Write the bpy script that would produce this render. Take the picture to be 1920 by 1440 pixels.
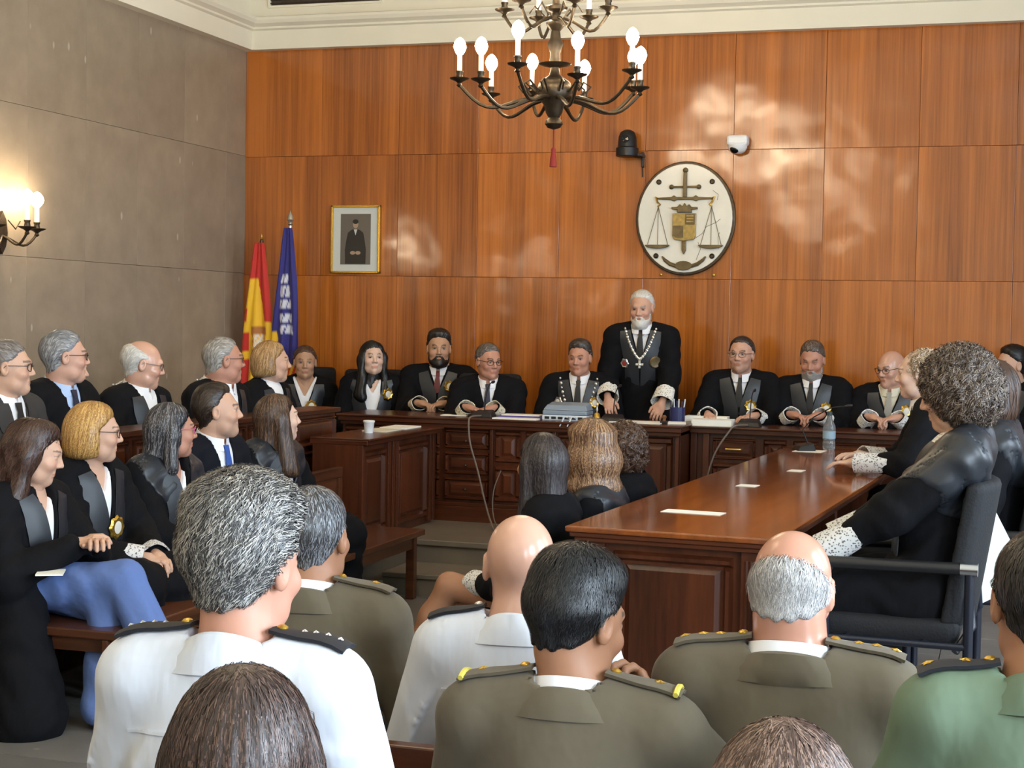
import bpy, bmesh, math, random
import numpy as np
from mathutils import Vector, Matrix
for o in list(bpy.data.objects): bpy.data.objects.remove(o)
SC = bpy.context.scene
COL = SC.collection
random.seed(7); RNG = np.random.default_rng(7)

# ------------------------------------------------------------------ camera, world, light, exposure
FPX = 2950.0; YAW = math.radians(17.5); PIT = math.atan(117/2950); ROLL = 0.018
CAM = np.array([0, 0, 1.6])
cF = np.array([-math.sin(YAW)*math.cos(PIT), math.cos(YAW)*math.cos(PIT), -math.sin(PIT)])
cR0 = np.array([math.cos(YAW), math.sin(YAW), 0]); cU0 = np.cross(cR0, cF)
cR = math.cos(ROLL)*cR0+math.sin(ROLL)*cU0; cU = math.cos(ROLL)*cU0-math.sin(ROLL)*cR0
cam = bpy.data.cameras.new('camera'); camo = bpy.data.objects.new('camera', cam); COL.objects.link(camo)
camo.matrix_world = Matrix(((cR[0], cU[0], -cF[0], CAM[0]), (cR[1], cU[1], -cF[1], CAM[1]), (cR[2], cU[2], -cF[2], CAM[2]), (0, 0, 0, 1)))
cam.sensor_width = 36; cam.lens = FPX/1920*36; cam.clip_start = 0.05
SC.camera = camo
SC.view_settings.view_transform = 'Standard'; SC.view_settings.look = 'None'
SC.view_settings.gamma = 1.0; SC.view_settings.use_curve_mapping = False
SC.view_settings.exposure = 0.25
def at(px, py, zc):
    return CAM+zc*(cF+(px-960)/FPX*cR-(py-720)/FPX*cU)
w = bpy.data.worlds.new('world'); SC.world = w; w.use_nodes = True
w.node_tree.nodes['Background'].inputs[0].default_value = (0.62, 0.72, 0.9, 1)
w.node_tree.nodes['Background'].inputs[1].default_value = 0.6
def area(name, loc, target, sx, sy, power, color):
    l = bpy.data.lights.new(name, 'AREA'); l.shape = 'RECTANGLE'; l.size = sx; l.size_y = sy; l.energy = power; l.color = color
    o = bpy.data.objects.new(name, l); COL.objects.link(o); o.location = loc
    o.rotation_euler = (Vector(target)-Vector(loc)).to_track_quat('-Z', 'Y').to_euler()
    return o
# daylight standing in the tall windows of the right wall
WIN_Y = (-1.2, 1.9, 5.0, 8.1)
for i, wy in enumerate(WIN_Y):
    area('window_daylight', (2.93, wy, 2.2), (0, wy, 1.9), 1.3, 2.3, (300, 330, 200, 80)[i], (0.70, 0.85, 1.0))

# ------------------------------------------------------------------ materials
def c8(r, g, b):
    f = lambda v: v/12.92 if v <= 0.04045 else ((v+0.055)/1.055)**2.4
    return (f(r/255), f(g/255), f(b/255), 1)
MATS = {}
def newmat(name):
    m = bpy.data.materials.new(name); m.use_nodes = True
    nt = m.node_tree; b = nt.nodes['Principled BSDF']
    MATS[name] = m
    return m, nt, b
def pbr(name, col, rough=0.6, metal=0, spec=0.5, bump=0, bscale=60, attr=False, var=0.0, coat=0, sheen=0, emit=None, stretch=None, trans=0):
    m, nt, b = newmat(name)
    b.inputs['Roughness'].default_value = rough; b.inputs['Metallic'].default_value = metal
    b.inputs['Specular IOR Level'].default_value = spec
    b.inputs['Coat Weight'].default_value = coat; b.inputs['Coat Roughness'].default_value = 0.1
    b.inputs['Sheen Weight'].default_value = sheen
    b.inputs['Transmission Weight'].default_value = trans
    b.inputs['Base Color'].default_value = col
    src = None
    if attr:
        a = nt.nodes.new('ShaderNodeAttribute'); a.attribute_name = 'Col'; src = a.outputs['Color']
    if var > 0 or bump > 0:
        tc = nt.nodes.new('ShaderNodeTexCoord'); mp = nt.nodes.new('ShaderNodeMapping'); nt.links.new(tc.outputs['Object'], mp.inputs[0])
        if stretch: mp.inputs['Scale'].default_value = stretch
        n = nt.nodes.new('ShaderNodeTexNoise'); n.inputs['Scale'].default_value = bscale; n.inputs['Detail'].default_value = 3
        nt.links.new(mp.outputs[0], n.inputs['Vector'])
        if var > 0:
            mx = nt.nodes.new('ShaderNodeMix'); mx.data_type = 'RGBA'; mx.blend_type = 'MULTIPLY'; mx.inputs[0].default_value = 1
            rmp = nt.nodes.new('ShaderNodeMapRange'); rmp.inputs[3].default_value = 1-var; rmp.inputs[4].default_value = 1+var
            rmp.inputs[1].default_value = 0.25; rmp.inputs[2].default_value = 0.75
            nt.links.new(n.outputs[0], rmp.inputs[0])
            if src: nt.links.new(src, mx.inputs[6])
            else: mx.inputs[6].default_value = col
            nt.links.new(rmp.outputs[0], mx.inputs[7]); src = mx.outputs[2]
        if bump > 0:
            bp = nt.nodes.new('ShaderNodeBump'); bp.inputs['Strength'].default_value = bump; bp.inputs['Distance'].default_value = 0.01
            nt.links.new(n.outputs[0], bp.inputs['Height']); nt.links.new(bp.outputs[0], b.inputs['Normal'])
    if src: nt.links.new(src, b.inputs['Base Color'])
    if emit:
        b.inputs['Emission Color'].default_value = emit[0]; b.inputs['Emission Strength'].default_value = emit[1]
    return m
def wood(name, dark, light, rough=0.2, gscale=(30, 30, 1.2), wavy=0.0, wscale=1.6, coat=0.0, rnd=0.25, spec=0.5):
    m, nt, b = newmat(name); N = nt.nodes; L = nt.links
    tc = N.new('ShaderNodeTexCoord'); oi = N.new('ShaderNodeObjectInfo')
    add = N.new('ShaderNodeVectorMath'); add.operation = 'ADD'
    mul = N.new('ShaderNodeMath'); mul.operation = 'MULTIPLY'; mul.inputs[1].default_value = 31.7
    L.new(oi.outputs['Random'], mul.inputs[0]); L.new(tc.outputs['Object'], add.inputs[0]); L.new(mul.outputs[0], add.inputs[1])
    mp = N.new('ShaderNodeMapping'); mp.inputs['Scale'].default_value = gscale; L.new(add.outputs[0], mp.inputs[0])
    n1 = N.new('ShaderNodeTexNoise'); n1.inputs['Scale'].default_value = 1; n1.inputs['Detail'].default_value = 6; n1.inputs['Roughness'].default_value = 0.65
    L.new(mp.outputs[0], n1.inputs['Vector'])
    mp2 = N.new('ShaderNodeMapping'); mp2.inputs['Scale'].default_value = tuple(g*0.16 for g in gscale); L.new(add.outputs[0], mp2.inputs[0])
    n2 = N.new('ShaderNodeTexNoise'); n2.inputs['Scale'].default_value = 1; n2.inputs['Detail'].default_value = 2; L.new(mp2.outputs[0], n2.inputs['Vector'])
    mixv = N.new('ShaderNodeMath'); mixv.operation = 'MULTIPLY_ADD'; mixv.inputs[1].default_value = 0.55
    sc = N.new('ShaderNodeMath'); sc.operation = 'MULTIPLY'; sc.inputs[1].default_value = 0.45
    L.new(n2.outputs[0], sc.inputs[0]); L.new(n1.outputs[0], mixv.inputs[0]); L.new(sc.outputs[0], mixv.inputs[2])
    rv = N.new('ShaderNodeMath'); rv.operation = 'MULTIPLY_ADD'; rv.inputs[1].default_value = rnd*0.4; 
    L.new(oi.outputs['Random'], rv.inputs[0]); L.new(mixv.outputs[0], rv.inputs[2])
    cr = N.new('ShaderNodeValToRGB'); cr.color_ramp.elements[0].position = 0.36; cr.color_ramp.elements[0].color = dark
    cr.color_ramp.elements[1].position = 0.70; cr.color_ramp.elements[1].color = light
    L.new(rv.outputs[0], cr.inputs[0]); L.new(cr.outputs[0], b.inputs['Base Color'])
    b.inputs['Roughness'].default_value = rough; b.inputs['Specular IOR Level'].default_value = spec
    b.inputs['Coat Weight'].default_value = coat; b.inputs['Coat Roughness'].default_value = 0.07
    bp = N.new('ShaderNodeBump'); bp.inputs['Strength'].default_value = 0.05; bp.inputs['Distance'].default_value = 0.002
    L.new(n1.outputs[0], bp.inputs['Height']); last = bp
    if wavy:
        n3 = N.new('ShaderNodeTexNoise'); n3.inputs['Scale'].default_value = wscale; n3.inputs['Detail'].default_value = 1.5; L.new(add.outputs[0], n3.inputs['Vector'])
        b2 = N.new('ShaderNodeBump'); b2.inputs['Strength'].default_value = 1.0; b2.inputs['Distance'].default_value = wavy
        L.new(n3.outputs[0], b2.inputs['Height']); L.new(bp.outputs[0], b2.inputs['Normal']); last = b2
    L.new(last.outputs[0], b.inputs['Normal']); L.new(last.outputs[0], b.inputs['Coat Normal'])
    return m
wood('panel_wood', c8(118, 60, 18), c8(190, 110, 42), rough=0.15, gscale=(55, 55, 1.1), wavy=0.016, wscale=2.2, rnd=0.3, spec=0.6)
wood('bench_wood', c8(48, 22, 12), c8(94, 48, 26), rough=0.28, gscale=(26, 26, 2.0), rnd=0.12)
wood('bench_wood_h', c8(50, 23, 12), c8(98, 50, 27), rough=0.26, gscale=(2.0, 2.0, 26), rnd=0.12)
wood('table_top_wood', c8(96, 46, 18), c8(150, 82, 36), rough=0.11, gscale=(22, 1.5, 22), rnd=0.1, spec=0.7)
wood('pew_wood', c8(58, 30, 18), c8(102, 60, 36), rough=0.3, gscale=(2, 2, 24), rnd=0.1)
def stone(name, base, vein, rough=0.25):
    m, nt, b = newmat(name); N = nt.nodes; L = nt.links
    tc = N.new('ShaderNodeTexCoord'); oi = N.new('ShaderNodeObjectInfo')
    mul = N.new('ShaderNodeMath'); mul.operation = 'MULTIPLY'; mul.inputs[1].default_value = 53.1; L.new(oi.outputs['Random'], mul.inputs[0])
    add = N.new('ShaderNodeVectorMath'); add.operation = 'ADD'; L.new(tc.outputs['Object'], add.inputs[0]); L.new(mul.outputs[0], add.inputs[1])
    n1 = N.new('ShaderNodeTexNoise'); n1.inputs['Scale'].default_value = 5; n1.inputs['Detail'].default_value = 7; n1.inputs['Roughness'].default_value = 0.6; L.new(add.outputs[0], n1.inputs['Vector'])
    cr = N.new('ShaderNodeValToRGB'); e = cr.color_ramp.elements
    e[0].position = 0.3; e[0].color = tuple(x*0.86 for x in base[:3])+(1,); e[1].position = 0.72; e[1].color = tuple(x*1.12 for x in base[:3])+(1,)
    L.new(n1.outputs[0], cr.inputs[0])
    mp = N.new('ShaderNodeMapping'); mp.inputs['Scale'].default_value = (6, 6, 2.6); mp.inputs['Rotation'].default_value = (0.5, 0.3, 0); L.new(add.outputs[0], mp.inputs[0])
    vo = N.new('ShaderNodeTexVoronoi'); vo.inputs['Scale'].default_value = 1.0; vo.inputs['Randomness'].default_value = 1; L.new(mp.outputs[0], vo.inputs['Vector'])
    vr = N.new('ShaderNodeMapRange'); vr.inputs[1].default_value = 0.05; vr.inputs[2].default_value = 0.085; vr.inputs[3].default_value = 0.55; vr.inputs[4].default_value = 0
    L.new(vo.outputs['Distance'], vr.inputs[0])
    mx = N.new('ShaderNodeMix'); mx.data_type = 'RGBA'; L.new(vr.outputs[0], mx.inputs[0]); L.new(cr.outputs[0], mx.inputs[6]); mx.inputs[7].default_value = vein
    hv = N.new('ShaderNodeHueSaturation'); rv = N.new('ShaderNodeMapRange'); rv.inputs[3].default_value = 0.93; rv.inputs[4].default_value = 1.07
    L.new(oi.outputs['Random'], rv.inputs[0]); L.new(rv.outputs[0], hv.inputs['Value']); L.new(mx.outputs[2], hv.inputs['Color'])
    L.new(hv.outputs[0], b.inputs['Base Color']); b.inputs['Roughness'].default_value = rough
stone('wall_stone', c8(150, 135, 116), c8(206, 196, 180), 0.38)
stone('step_stone', c8(122, 111, 97), c8(170, 160, 145), 0.35)
stone('floor_stone', c8(112, 108, 104), c8(150, 146, 140), 0.4)
pbr('plaster', c8(232, 226, 208), 0.8, var=0.02, bscale=4)
pbr('grout', c8(70, 60, 50), 0.9)
pbr('seam_dark', c8(100, 52, 20), 0.6)
pbr('robe_black', c8(11, 11, 15), 0.85, spec=0.18, bump=0.7, bscale=11, stretch=(1.4, 1.4, .5))
pbr('robe_satin', c8(34, 37, 43), 0.40, spec=0.5, bump=0.08, bscale=16)
pbr('suit_black', c8(15, 15, 18), 0.85, spec=0.2, bump=0.2, bscale=18)
pbr('suit_grey', c8(48, 45, 44), 0.8, bump=0.2, bscale=18)
pbr('suit_navy', c8(14, 16, 25), 0.85, spec=0.2, bump=0.2, bscale=18)
pbr('army_olive', c8(90, 80, 62), 0.85, sheen=0.1, var=0.07, bump=0.9, bscale=9, stretch=(1, 1, 0.7))
pbr('green_shirt', c8(98, 116, 94), 0.8, bump=0.9, bscale=8, stretch=(1.3, 1, .6))
pbr('white_cloth', c8(236, 236, 240), 0.75, bump=0.3, bscale=10)
pbr('white_shirt_cloth', c8(206, 210, 220), 0.8, bump=1.0, bscale=8, stretch=(1.4, 1, 0.5))
pbr('cream_cloth', c8(214, 206, 184), 0.8)
pbr('pale_blue_cloth', c8(172, 192, 226), 0.75)
pbr('blue_trouser', c8(88, 112, 168), 0.8, bump=1.0, bscale=9, var=0.05)
pbr('tie_blue', c8(44, 82, 160), 0.5); pbr('tie_black', c8(14, 14, 18), 0.5); pbr('tie_navy', c8(24, 28, 50), 0.5)
pbr('tie_red', c8(98, 24, 30), 0.5); pbr('tie_grey', c8(150, 146, 138), 0.5)
pbr('skin', c8(200, 150, 120), 0.5, attr=True, spec=0.4)
pbr('skin_shine', c8(200, 150, 120), 0.27, attr=True, spec=0.5)
pbr('hair', c8(40, 30, 24), 0.42, attr=True, spec=0.5)
pbr('gold', c8(206, 164, 72), 0.32, metal=0.85, var=0.15, bscale=90)
pbr('silver', c8(206, 204, 198), 0.3, metal=0.85)
pbr('chrome', c8(190, 192, 198), 0.25, metal=1)
pbr('bronze', c8(70, 60, 48), 0.38, metal=0.75, var=0.3, bscale=30)
pbr('relief_gold', c8(158, 134, 76), 0.4, metal=0.4, var=0.3, bscale=40)
pbr('relief_bronze', c8(104, 88, 58), 0.42, metal=0.4, var=0.35, bscale=22)
pbr('black_plastic', c8(20, 20, 23), 0.45); pbr('black_tube', c8(24, 28, 40), 0.35)
pbr('chair_fabric', c8(12, 13, 18), 0.8, bump=0.2, bscale=120)
pbr('white_plastic', c8(228, 230, 232), 0.35); pbr('grey_plastic', c8(128, 142, 158), 0.4)
pbr('paper', c8(238, 236, 226), 0.8); pbr('purple_card', c8(96, 84, 150), 0.6)
pbr('red_cord', c8(140, 40, 32), 0.8); pbr('yellow_cord', c8(212, 196, 84), 0.6); pbr('cable_grey', c8(112, 98, 88), 0.6)
pbr('lens_black', c8(6, 6, 8), 0.1); pbr('eye_white', c8(216, 208, 200), 0.25); pbr('eye_dark', c8(30, 20, 16), 0.15)
pbr('frame_dark', c8(34, 26, 24), 0.35); pbr('frame_pink', c8(196, 96, 140), 0.35); pbr('frame_steel', c8(120, 112, 108), 0.3, metal=0.7)
pbr('mat_board', c8(202, 206, 202), 0.8); pbr('photo_grey', c8(98, 90, 82), 0.35); pbr('photo_black', c8(26, 24, 23), 0.4); pbr('photo_skin', c8(164, 138, 116), 0.4)
pbr('bulb', c8(255, 240, 214), 0.4, emit=((1.0, 0.80, 0.53, 1), 72.0))
pbr('candle_white', c8(246, 236, 212), 0.5, emit=((1.0, 0.82, 0.55, 1), 1.2))
pbr('flag_cloth', c8(200, 30, 30), 0.7, attr=True, sheen=0.1)
pbr('marble_white', c8(226, 222, 210), 0.22, var=0.06, bscale=6); pbr('marble_vein', c8(120, 112, 104), 0.4)
pbr('vent_dark', c8(72, 60, 50), 0.7); pbr('shoe_black', c8(14, 14, 17), 0.35)
pbr('epaulette_black', c8(22, 23, 30), 0.7); pbr('badge_white', c8(220, 214, 200), 0.5); pbr('badge_red', c8(150, 50, 44), 0.5)
pbr('curtain_window_frame', c8(70, 40, 24), 0.5)
pbr('device_white', c8(204, 212, 220), 0.4); pbr('ink_blue', c8(40, 46, 92), 0.3); pbr('wood_stamp', c8(120, 74, 40), 0.5)
pbr('bottle_plastic', c8(216, 228, 236), 0.06, trans=0.85); pbr('bottle_label', c8(150, 180, 200), 0.5); pbr('bottle_cap', c8(60, 78, 84), 0.4)
def lace(name, dark, light, scale):
    m, nt, b = newmat(name); N = nt.nodes; L = nt.links
    tc = N.new('ShaderNodeTexCoord'); vo = N.new('ShaderNodeTexVoronoi'); vo.inputs['Scale'].default_value = scale; vo.feature = 'SMOOTH_F1'
    L.new(tc.outputs['Object'], vo.inputs['Vector']); cr = N.new('ShaderNodeValToRGB'); e = cr.color_ramp.elements
    e[0].position = 0.24; e[0].color = dark; e[1].position = 0.36; e[1].color = light
    L.new(vo.outputs['Distance'], cr.inputs[0]); L.new(cr.outputs[0], b.inputs['Base Color']); b.inputs['Roughness'].default_value = 0.85
lace('lace', c8(150, 146, 140), c8(232, 230, 224), 95); lace('lace_dark', c8(104, 100, 98), c8(216, 214, 212), 120); lace('lace_cream', c8(150, 140, 116), c8(216, 208, 186), 95)

# ------------------------------------------------------------------ mesh helpers
def link(name, me, mat, parent=None):
    o = bpy.data.objects.new(name, me); COL.objects.link(o)
    if mat is not None and len(me.materials) == 0: me.materials.append(MATS[mat])
    if parent is not None: o.parent = parent
    return o
def mesh_np(name, V, F, smooth=True, col=None):
    """V (n,3); F list of index arrays with equal length per array"""
    me = bpy.data.meshes.new(name); V = np.asarray(V, np.float32)
    if not isinstance(F, (list, tuple)): F = [F]
    F = [np.asarray(f, np.int32) for f in F if len(f)]
    loops = np.concatenate([f.ravel() for f in F]); tot = np.concatenate([np.full(len(f), f.shape[1], np.int32) for f in F])
    me.vertices.add(len(V)); me.vertices.foreach_set('co', V.ravel())
    me.loops.add(len(loops)); me.loops.foreach_set('vertex_index', loops)
    me.polygons.add(len(tot)); me.polygons.foreach_set('loop_start', np.concatenate([[0], np.cumsum(tot)[:-1]]).astype(np.int32))
    me.polygons.foreach_set('loop_total', tot); me.update(calc_edges=True); me.validate()
    me.polygons.foreach_set('use_smooth', np.full(len(me.polygons), smooth))
    if col is not None:
        a = me.color_attributes.new('Col', 'FLOAT_COLOR', 'POINT')
        cc = np.ones((len(V), 4), np.float32); cc[:, :3] = col; a.data.foreach_set('color', cc.ravel())
    return me
class MB:
    def __init__(s): s.V = []; s.F = []
    def add(s, V, F):
        n = len(s.V); s.V += [tuple(v) for v in V]; s.F += [tuple(i+n for i in f) for f in F]; return s
    def box(s, x0, x1, y0, y1, z0, z1):
        return s.add([(x, y, z) for z in (z0, z1) for y in (y0, y1) for x in (x0, x1)],
                     [(0, 2, 3, 1), (4, 5, 7, 6), (0, 1, 5, 4), (2, 6, 7, 3), (0, 4, 6, 2), (1, 3, 7, 5)])
    def frust(s, x0, x1, z0, z1, y0, y1, ins):
        """raised panel in the xz plane: base at y0, front face at y1 inset"""
        V = [(x0, y0, z0), (x1, y0, z0), (x1, y0, z1), (x0, y0, z1), (x0+ins, y1, z0+ins), (x1-ins, y1, z0+ins), (x1-ins, y1, z1-ins), (x0+ins, y1, z1-ins)]
        return s.add(V, [(3, 2, 1, 0), (4, 5, 6, 7), (0, 1, 5, 4), (1, 2, 6, 5), (2, 3, 7, 6), (3, 0, 4, 7)])
    def tube(s, pts, r, n=8, cap=True):
        pts = [Vector(p) for p in pts]; rs = r if isinstance(r, (list, tuple)) else [r]*len(pts)
        rings = []; prev = None
        for i, p in enumerate(pts):
            t = (pts[min(i+1, len(pts)-1)]-pts[max(i-1, 0)]).normalized()
            if prev is None:
                u = t.cross(Vector((0, 0, 1)))
                if u.length < 1e-3: u = t.cross(Vector((1, 0, 0)))
            else: u = prev-t*prev.dot(t)
            u.normalize(); v = t.cross(u); prev = u
            rings.append([p+(u*math.cos(a)+v*math.sin(a))*rs[i] for a in [2*math.pi*k/n for k in range(n)]])
        V = [q for rg in rings for q in rg]; F = []
        for i in range(len(pts)-1):
            for k in range(n): F.append((i*n+k, i*n+(k+1) % n, (i+1)*n+(k+1) % n, (i+1)*n+k))
        if cap: F.append(tuple(range(n-1, -1, -1))); F.append(tuple((len(pts)-1)*n+k for k in range(n)))
        return s.add(V, F)
    def lathe(s, prof, c=(0, 0, 0), n=20, axis='z'):
        V = []; F = []
        for (r, z) in prof:
            for k in range(n):
                a = 2*math.pi*k/n; x, y = r*math.cos(a), r*math.sin(a)
                V.append((c[0]+x, c[1]+y, c[2]+z) if axis == 'z' else (c[0]+x, c[1]-z, c[2]+y))
        for i in range(len(prof)-1):
            for k in range(n): F.append((i*n+k, i*n+(k+1) % n, (i+1)*n+(k+1) % n, (i+1)*n+k))
        F.append(tuple(range(n-1, -1, -1))); F.append(tuple((len(prof)-1)*n+k for k in range(n)))
        return s.add(V, F)
    def prism(s, poly, y0, y1):
        """polygon (x,z) extruded along y (front y1 < y0)"""
        n = len(poly); V = [(x, y1, z) for x, z in poly]+[(x, y0, z) for x, z in poly]
        F = [tuple(range(n)), tuple(range(2*n-1, n-1, -1))]+[(i, i+n, (i+1) % n+n, (i+1) % n) for i in range(n)]
        return s.add(V, F)
    def ball(s, c, r, n=10):
        r = r if isinstance(r, (list, tuple)) else (r, r, r)
        V = []; F = []; m = max(4, n//2+1)
        for i in range(m+1):
            t = math.pi*i/m
            for k in range(n): V.append((c[0]+r[0]*math.sin(t)*math.cos(2*math.pi*k/n), c[1]+r[1]*math.sin(t)*math.sin(2*math.pi*k/n), c[2]-r[2]*math.cos(t)))
        for i in range(m):
            for k in range(n): F.append((i*n+k, i*n+(k+1) % n, (i+1)*n+(k+1) % n, (i+1)*n+k))
        return s.add(V, F)
    def xf(s, M):
        s.V = [tuple(M @ Vector(v)) for v in s.V]; return s
    def build(s, name, mat, parent=None, smooth=False, bevel=0):
        me = bpy.data.meshes.new(name); me.from_pydata(s.V, [], s.F)
        bm = bmesh.new(); bm.from_mesh(me)
        if smooth: bmesh.ops.remove_doubles(bm, verts=bm.verts, dist=1e-5)
        bmesh.ops.recalc_face_normals(bm, faces=bm.faces)
        if bevel:
            es = [e for e in bm.edges if len(e.link_faces) == 2 and e.calc_face_angle(0) > 0.6]
            bmesh.ops.bevel(bm, geom=es, offset=bevel, segments=2, affect='EDGES', profile=0.5)
        if smooth:
            for f in bm.faces: f.smooth = True
        bm.to_mesh(me); bm.free()
        if smooth:
            try: me.set_sharp_from_angle(angle=0.8)
            except Exception: pass
        return link(name, me, mat, parent)
def tag(o, label, cat, group=None, kind=None):
    if label: o['label'] = label
    if cat: o['category'] = cat
    if group: o['group'] = group
    if kind: o['kind'] = kind
    return o
def thing(name, label, cat, loc=(0, 0, 0), rz=0, group=None):
    o = bpy.data.objects.new(name, None); COL.objects.link(o); o.location = loc; o.rotation_euler = (0, 0, rz)
    o.empty_display_size = 0.1
    return tag(o, label, cat, group)
def copy_tree(o, parent=None):
    c = o.copy(); COL.objects.link(c); c.parent = parent
    for ch in list(o.children):
        if ch != c: copy_tree(ch, c)
    return c
def struct(o): o['kind'] = 'structure'; return o

# ------------------------------------------------------------------ implicit surfaces (numpy)
class SD:
    def __init__(s): s.ops = []
    def cap(s, a, b, ra, rb=None, k=0.02, op=1):
        s.ops.append(('c', np.array(a, np.float32), np.array(b, np.float32), ra, ra if rb is None else rb, k, op)); return s
    def ell(s, c, r, k=0.02, op=1):
        s.ops.append(('e', np.array(c, np.float32), np.array(r, np.float32), 0, 0, k, op)); return s
    def fn(s, f, k=0.01, op=1):
        s.ops.append(('f', f, None, 0, 0, k, op)); return s
    def disp(s, f): s.ops.append(('d', f, None, 0, 0, 0, 0)); return s
    def __call__(s, P):
        P = np.asarray(P, np.float32); d = None
        for t, a, b, ra, rb, k, op in s.ops:
            if t == 'c':
                ba = b-a; pa = P-a; h = np.clip(pa@ba/max(float(ba@ba), 1e-9), 0, 1)
                q = pa-h[:, None]*ba; x = np.sqrt(np.einsum('ij,ij->i', q, q))-(ra+(rb-ra)*h)
            elif t == 'e':
                q = (P-a)/b; k0 = np.sqrt(np.einsum('ij,ij->i', q, q)); q = q/b; k1 = np.sqrt(np.einsum('ij,ij->i', q, q))
                x = k0*(k0-1)/np.maximum(k1, 1e-6)
            elif t == 'f': x = a(P)
            else:
                d = d+a(P); continue
            if d is None: d = x; continue
            if op == 1:
                h = np.clip(0.5+0.5*(d-x)/k, 0, 1); d = d+(x-d)*h-k*h*(1-h)
            else:
                x = -x if op == -1 else x
                h = np.clip(0.5-0.5*(d-x)/k, 0, 1); d = d+(x-d)*h+k*h*(1-h)
        return d
def grad(f, P, e=0.002):
    G = np.zeros_like(P)
    for i in range(3):
        o = np.zeros(3, np.float32); o[i] = e; G[:, i] = f(P+o)-f(P-o)
    return G/np.maximum(np.linalg.norm(G, axis=1, keepdims=True), 1e-9)
def surfnet(f, lo, hi, h):
    lo = np.array(lo, np.float32); hi = np.array(hi, np.float32)
    n = (np.ceil((hi-lo)/h).astype(int)+4)//4*4; nb = n//4
    bi = np.stack(np.meshgrid(*[np.arange(k) for k in nb], indexing='ij'), -1).reshape(-1, 3)
    db = f(lo+(bi*4+1.5).astype(np.float32)*h)
    near = np.abs(db) < 5.0*h
    D = np.where(db < 0, -1.0, 1.0).astype(np.float32).reshape(nb)
    D = D.repeat(4, 0).repeat(4, 1).repeat(4, 2)
    off = np.stack(np.meshgrid(*[np.arange(4)]*3, indexing='ij'), -1).reshape(-1, 3)
    idx = (bi[near][:, None, :]*4+off[None]).reshape(-1, 3)
    D[idx[:, 0], idx[:, 1], idx[:, 2]] = f(lo+idx.astype(np.float32)*h)
    S = D < 0
    cnt = np.zeros(n-1, np.int8); acc = np.zeros(tuple(n-1)+(3,), np.float32)
    sl = lambda o, ax=None: tuple(slice(o[a], n[a]-1+o[a]) for a in range(3))
    for ax in range(3):
        u, v = [a for a in range(3) if a != ax]
        for du in (0, 1):
            for dv in (0, 1):
                o = [0, 0, 0]; o[u] = du; o[v] = dv; o2 = list(o); o2[ax] = 1
                a = D[sl(o)]; b = D[sl(o2)]; m = (a < 0) != (b < 0)
                t = np.where(m, a/np.where(m, a-b, 1), 0)
                cnt += m
                acc[..., ax] += t
                if du: acc[..., u] += m
                if dv: acc[..., v] += m
    act = cnt > 0; vid = -np.ones(n-1, np.int32); vid[act] = np.arange(act.sum())
    ci = np.argwhere(act).astype(np.float32)
    V = lo+(ci+acc[act]/cnt[act][:, None])*h
    Fs = []
    for ax in range(3):
        u, v = (ax+1) % 3, (ax+2) % 3
        o2 = [0, 0, 0]; o2[ax] = 1
        s0 = S[tuple(slice(0, n[a]-1) if a == ax else slice(None) for a in range(3))]; s1 = S[tuple(slice(1, None) if a == ax else slice(None) for a in range(3))]
        e = np.argwhere(s0 != s1)
        e = e[(e[:, u] > 0) & (e[:, v] > 0) & (e[:, u] < n[u]-1) & (e[:, v] < n[v]-1)]
        if len(e) == 0: continue
        inside = s0[e[:, 0], e[:, 1], e[:, 2]]
        def cell(a, b):
            q = e.copy(); q[:, u] += a; q[:, v] += b; return vid[q[:, 0], q[:, 1], q[:, 2]]
        Q = np.stack([cell(-1, -1), cell(0, -1), cell(0, 0), cell(-1, 0)], 1)
        Q[~inside] = Q[~inside][:, ::-1]
        Fs.append(Q[(Q >= 0).all(1)])
    return V, (np.concatenate(Fs) if Fs else np.zeros((0, 4), np.int32))
def march(f, P, dr, iters=45):
    P = np.array(P, np.float32); dr = np.array(dr, np.float32); T = np.zeros(len(P), np.float32)
    for _ in range(iters): T += np.clip(f(P+T[:, None]*dr)*0.9, -0.05, 0.06)
    bad = np.abs(f(P+T[:, None]*dr)) > 0.02
    if bad.any() and (~bad).any():
        T[bad] = T[~bad].max()
    return P+T[:, None]*dr
def strip_on(f, path, widths, dr, off, thick, sub=5, seg=14, base=None):
    """a band laid on a surface: path (n,3) start points, marched along dr"""
    path = np.array(path, np.float32); widths = np.array(widths, np.float32)
    t = np.linspace(0, len(path)-1, seg); i = np.clip(t.astype(int), 0, len(path)-2); fr = (t-i)[:, None]
    C = path[i]*(1-fr)+path[i+1]*fr; W = widths[i]*(1-fr[:, 0])+widths[i+1]*fr[:, 0]
    tg = np.gradient(C, axis=0); tg /= np.linalg.norm(tg, axis=1, keepdims=True)
    side = np.cross(tg, np.array(dr)); side /= np.maximum(np.linalg.norm(side, axis=1, keepdims=True), 1e-6)
    s = np.linspace(-0.5, 0.5, sub)
    P = (C[:, None, :]+side[:, None, :]*W[:, None, None]*s[None, :, None]).reshape(-1, 3)
    Q = march(f, P, dr); N = grad(f, Q)
    A = Q+N*off; B = Q+N*(off+thick); n = seg*sub
    F = []
    for a in range(seg-1):
        for b in range(sub-1):
            q = (a*sub+b, a*sub+b+1, (a+1)*sub+b+1, (a+1)*sub+b)
            F.append(tuple(x+n for x in q)); F.append(q[::-1])
    ring = [a*sub for a in range(seg)]+[(seg-1)*sub+b for b in range(1, sub)]+[a*sub+sub-1 for a in range(seg-2, -1, -1)]+[b for b in range(sub-2, 0, -1)]
    for k in range(len(ring)):
        x, y = ring[k], ring[(k+1) % len(ring)]; F.append((x, y, y+n, x+n))
    mb = MB(); mb.add(np.concatenate([A, B]).tolist(), F); return mb

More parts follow.
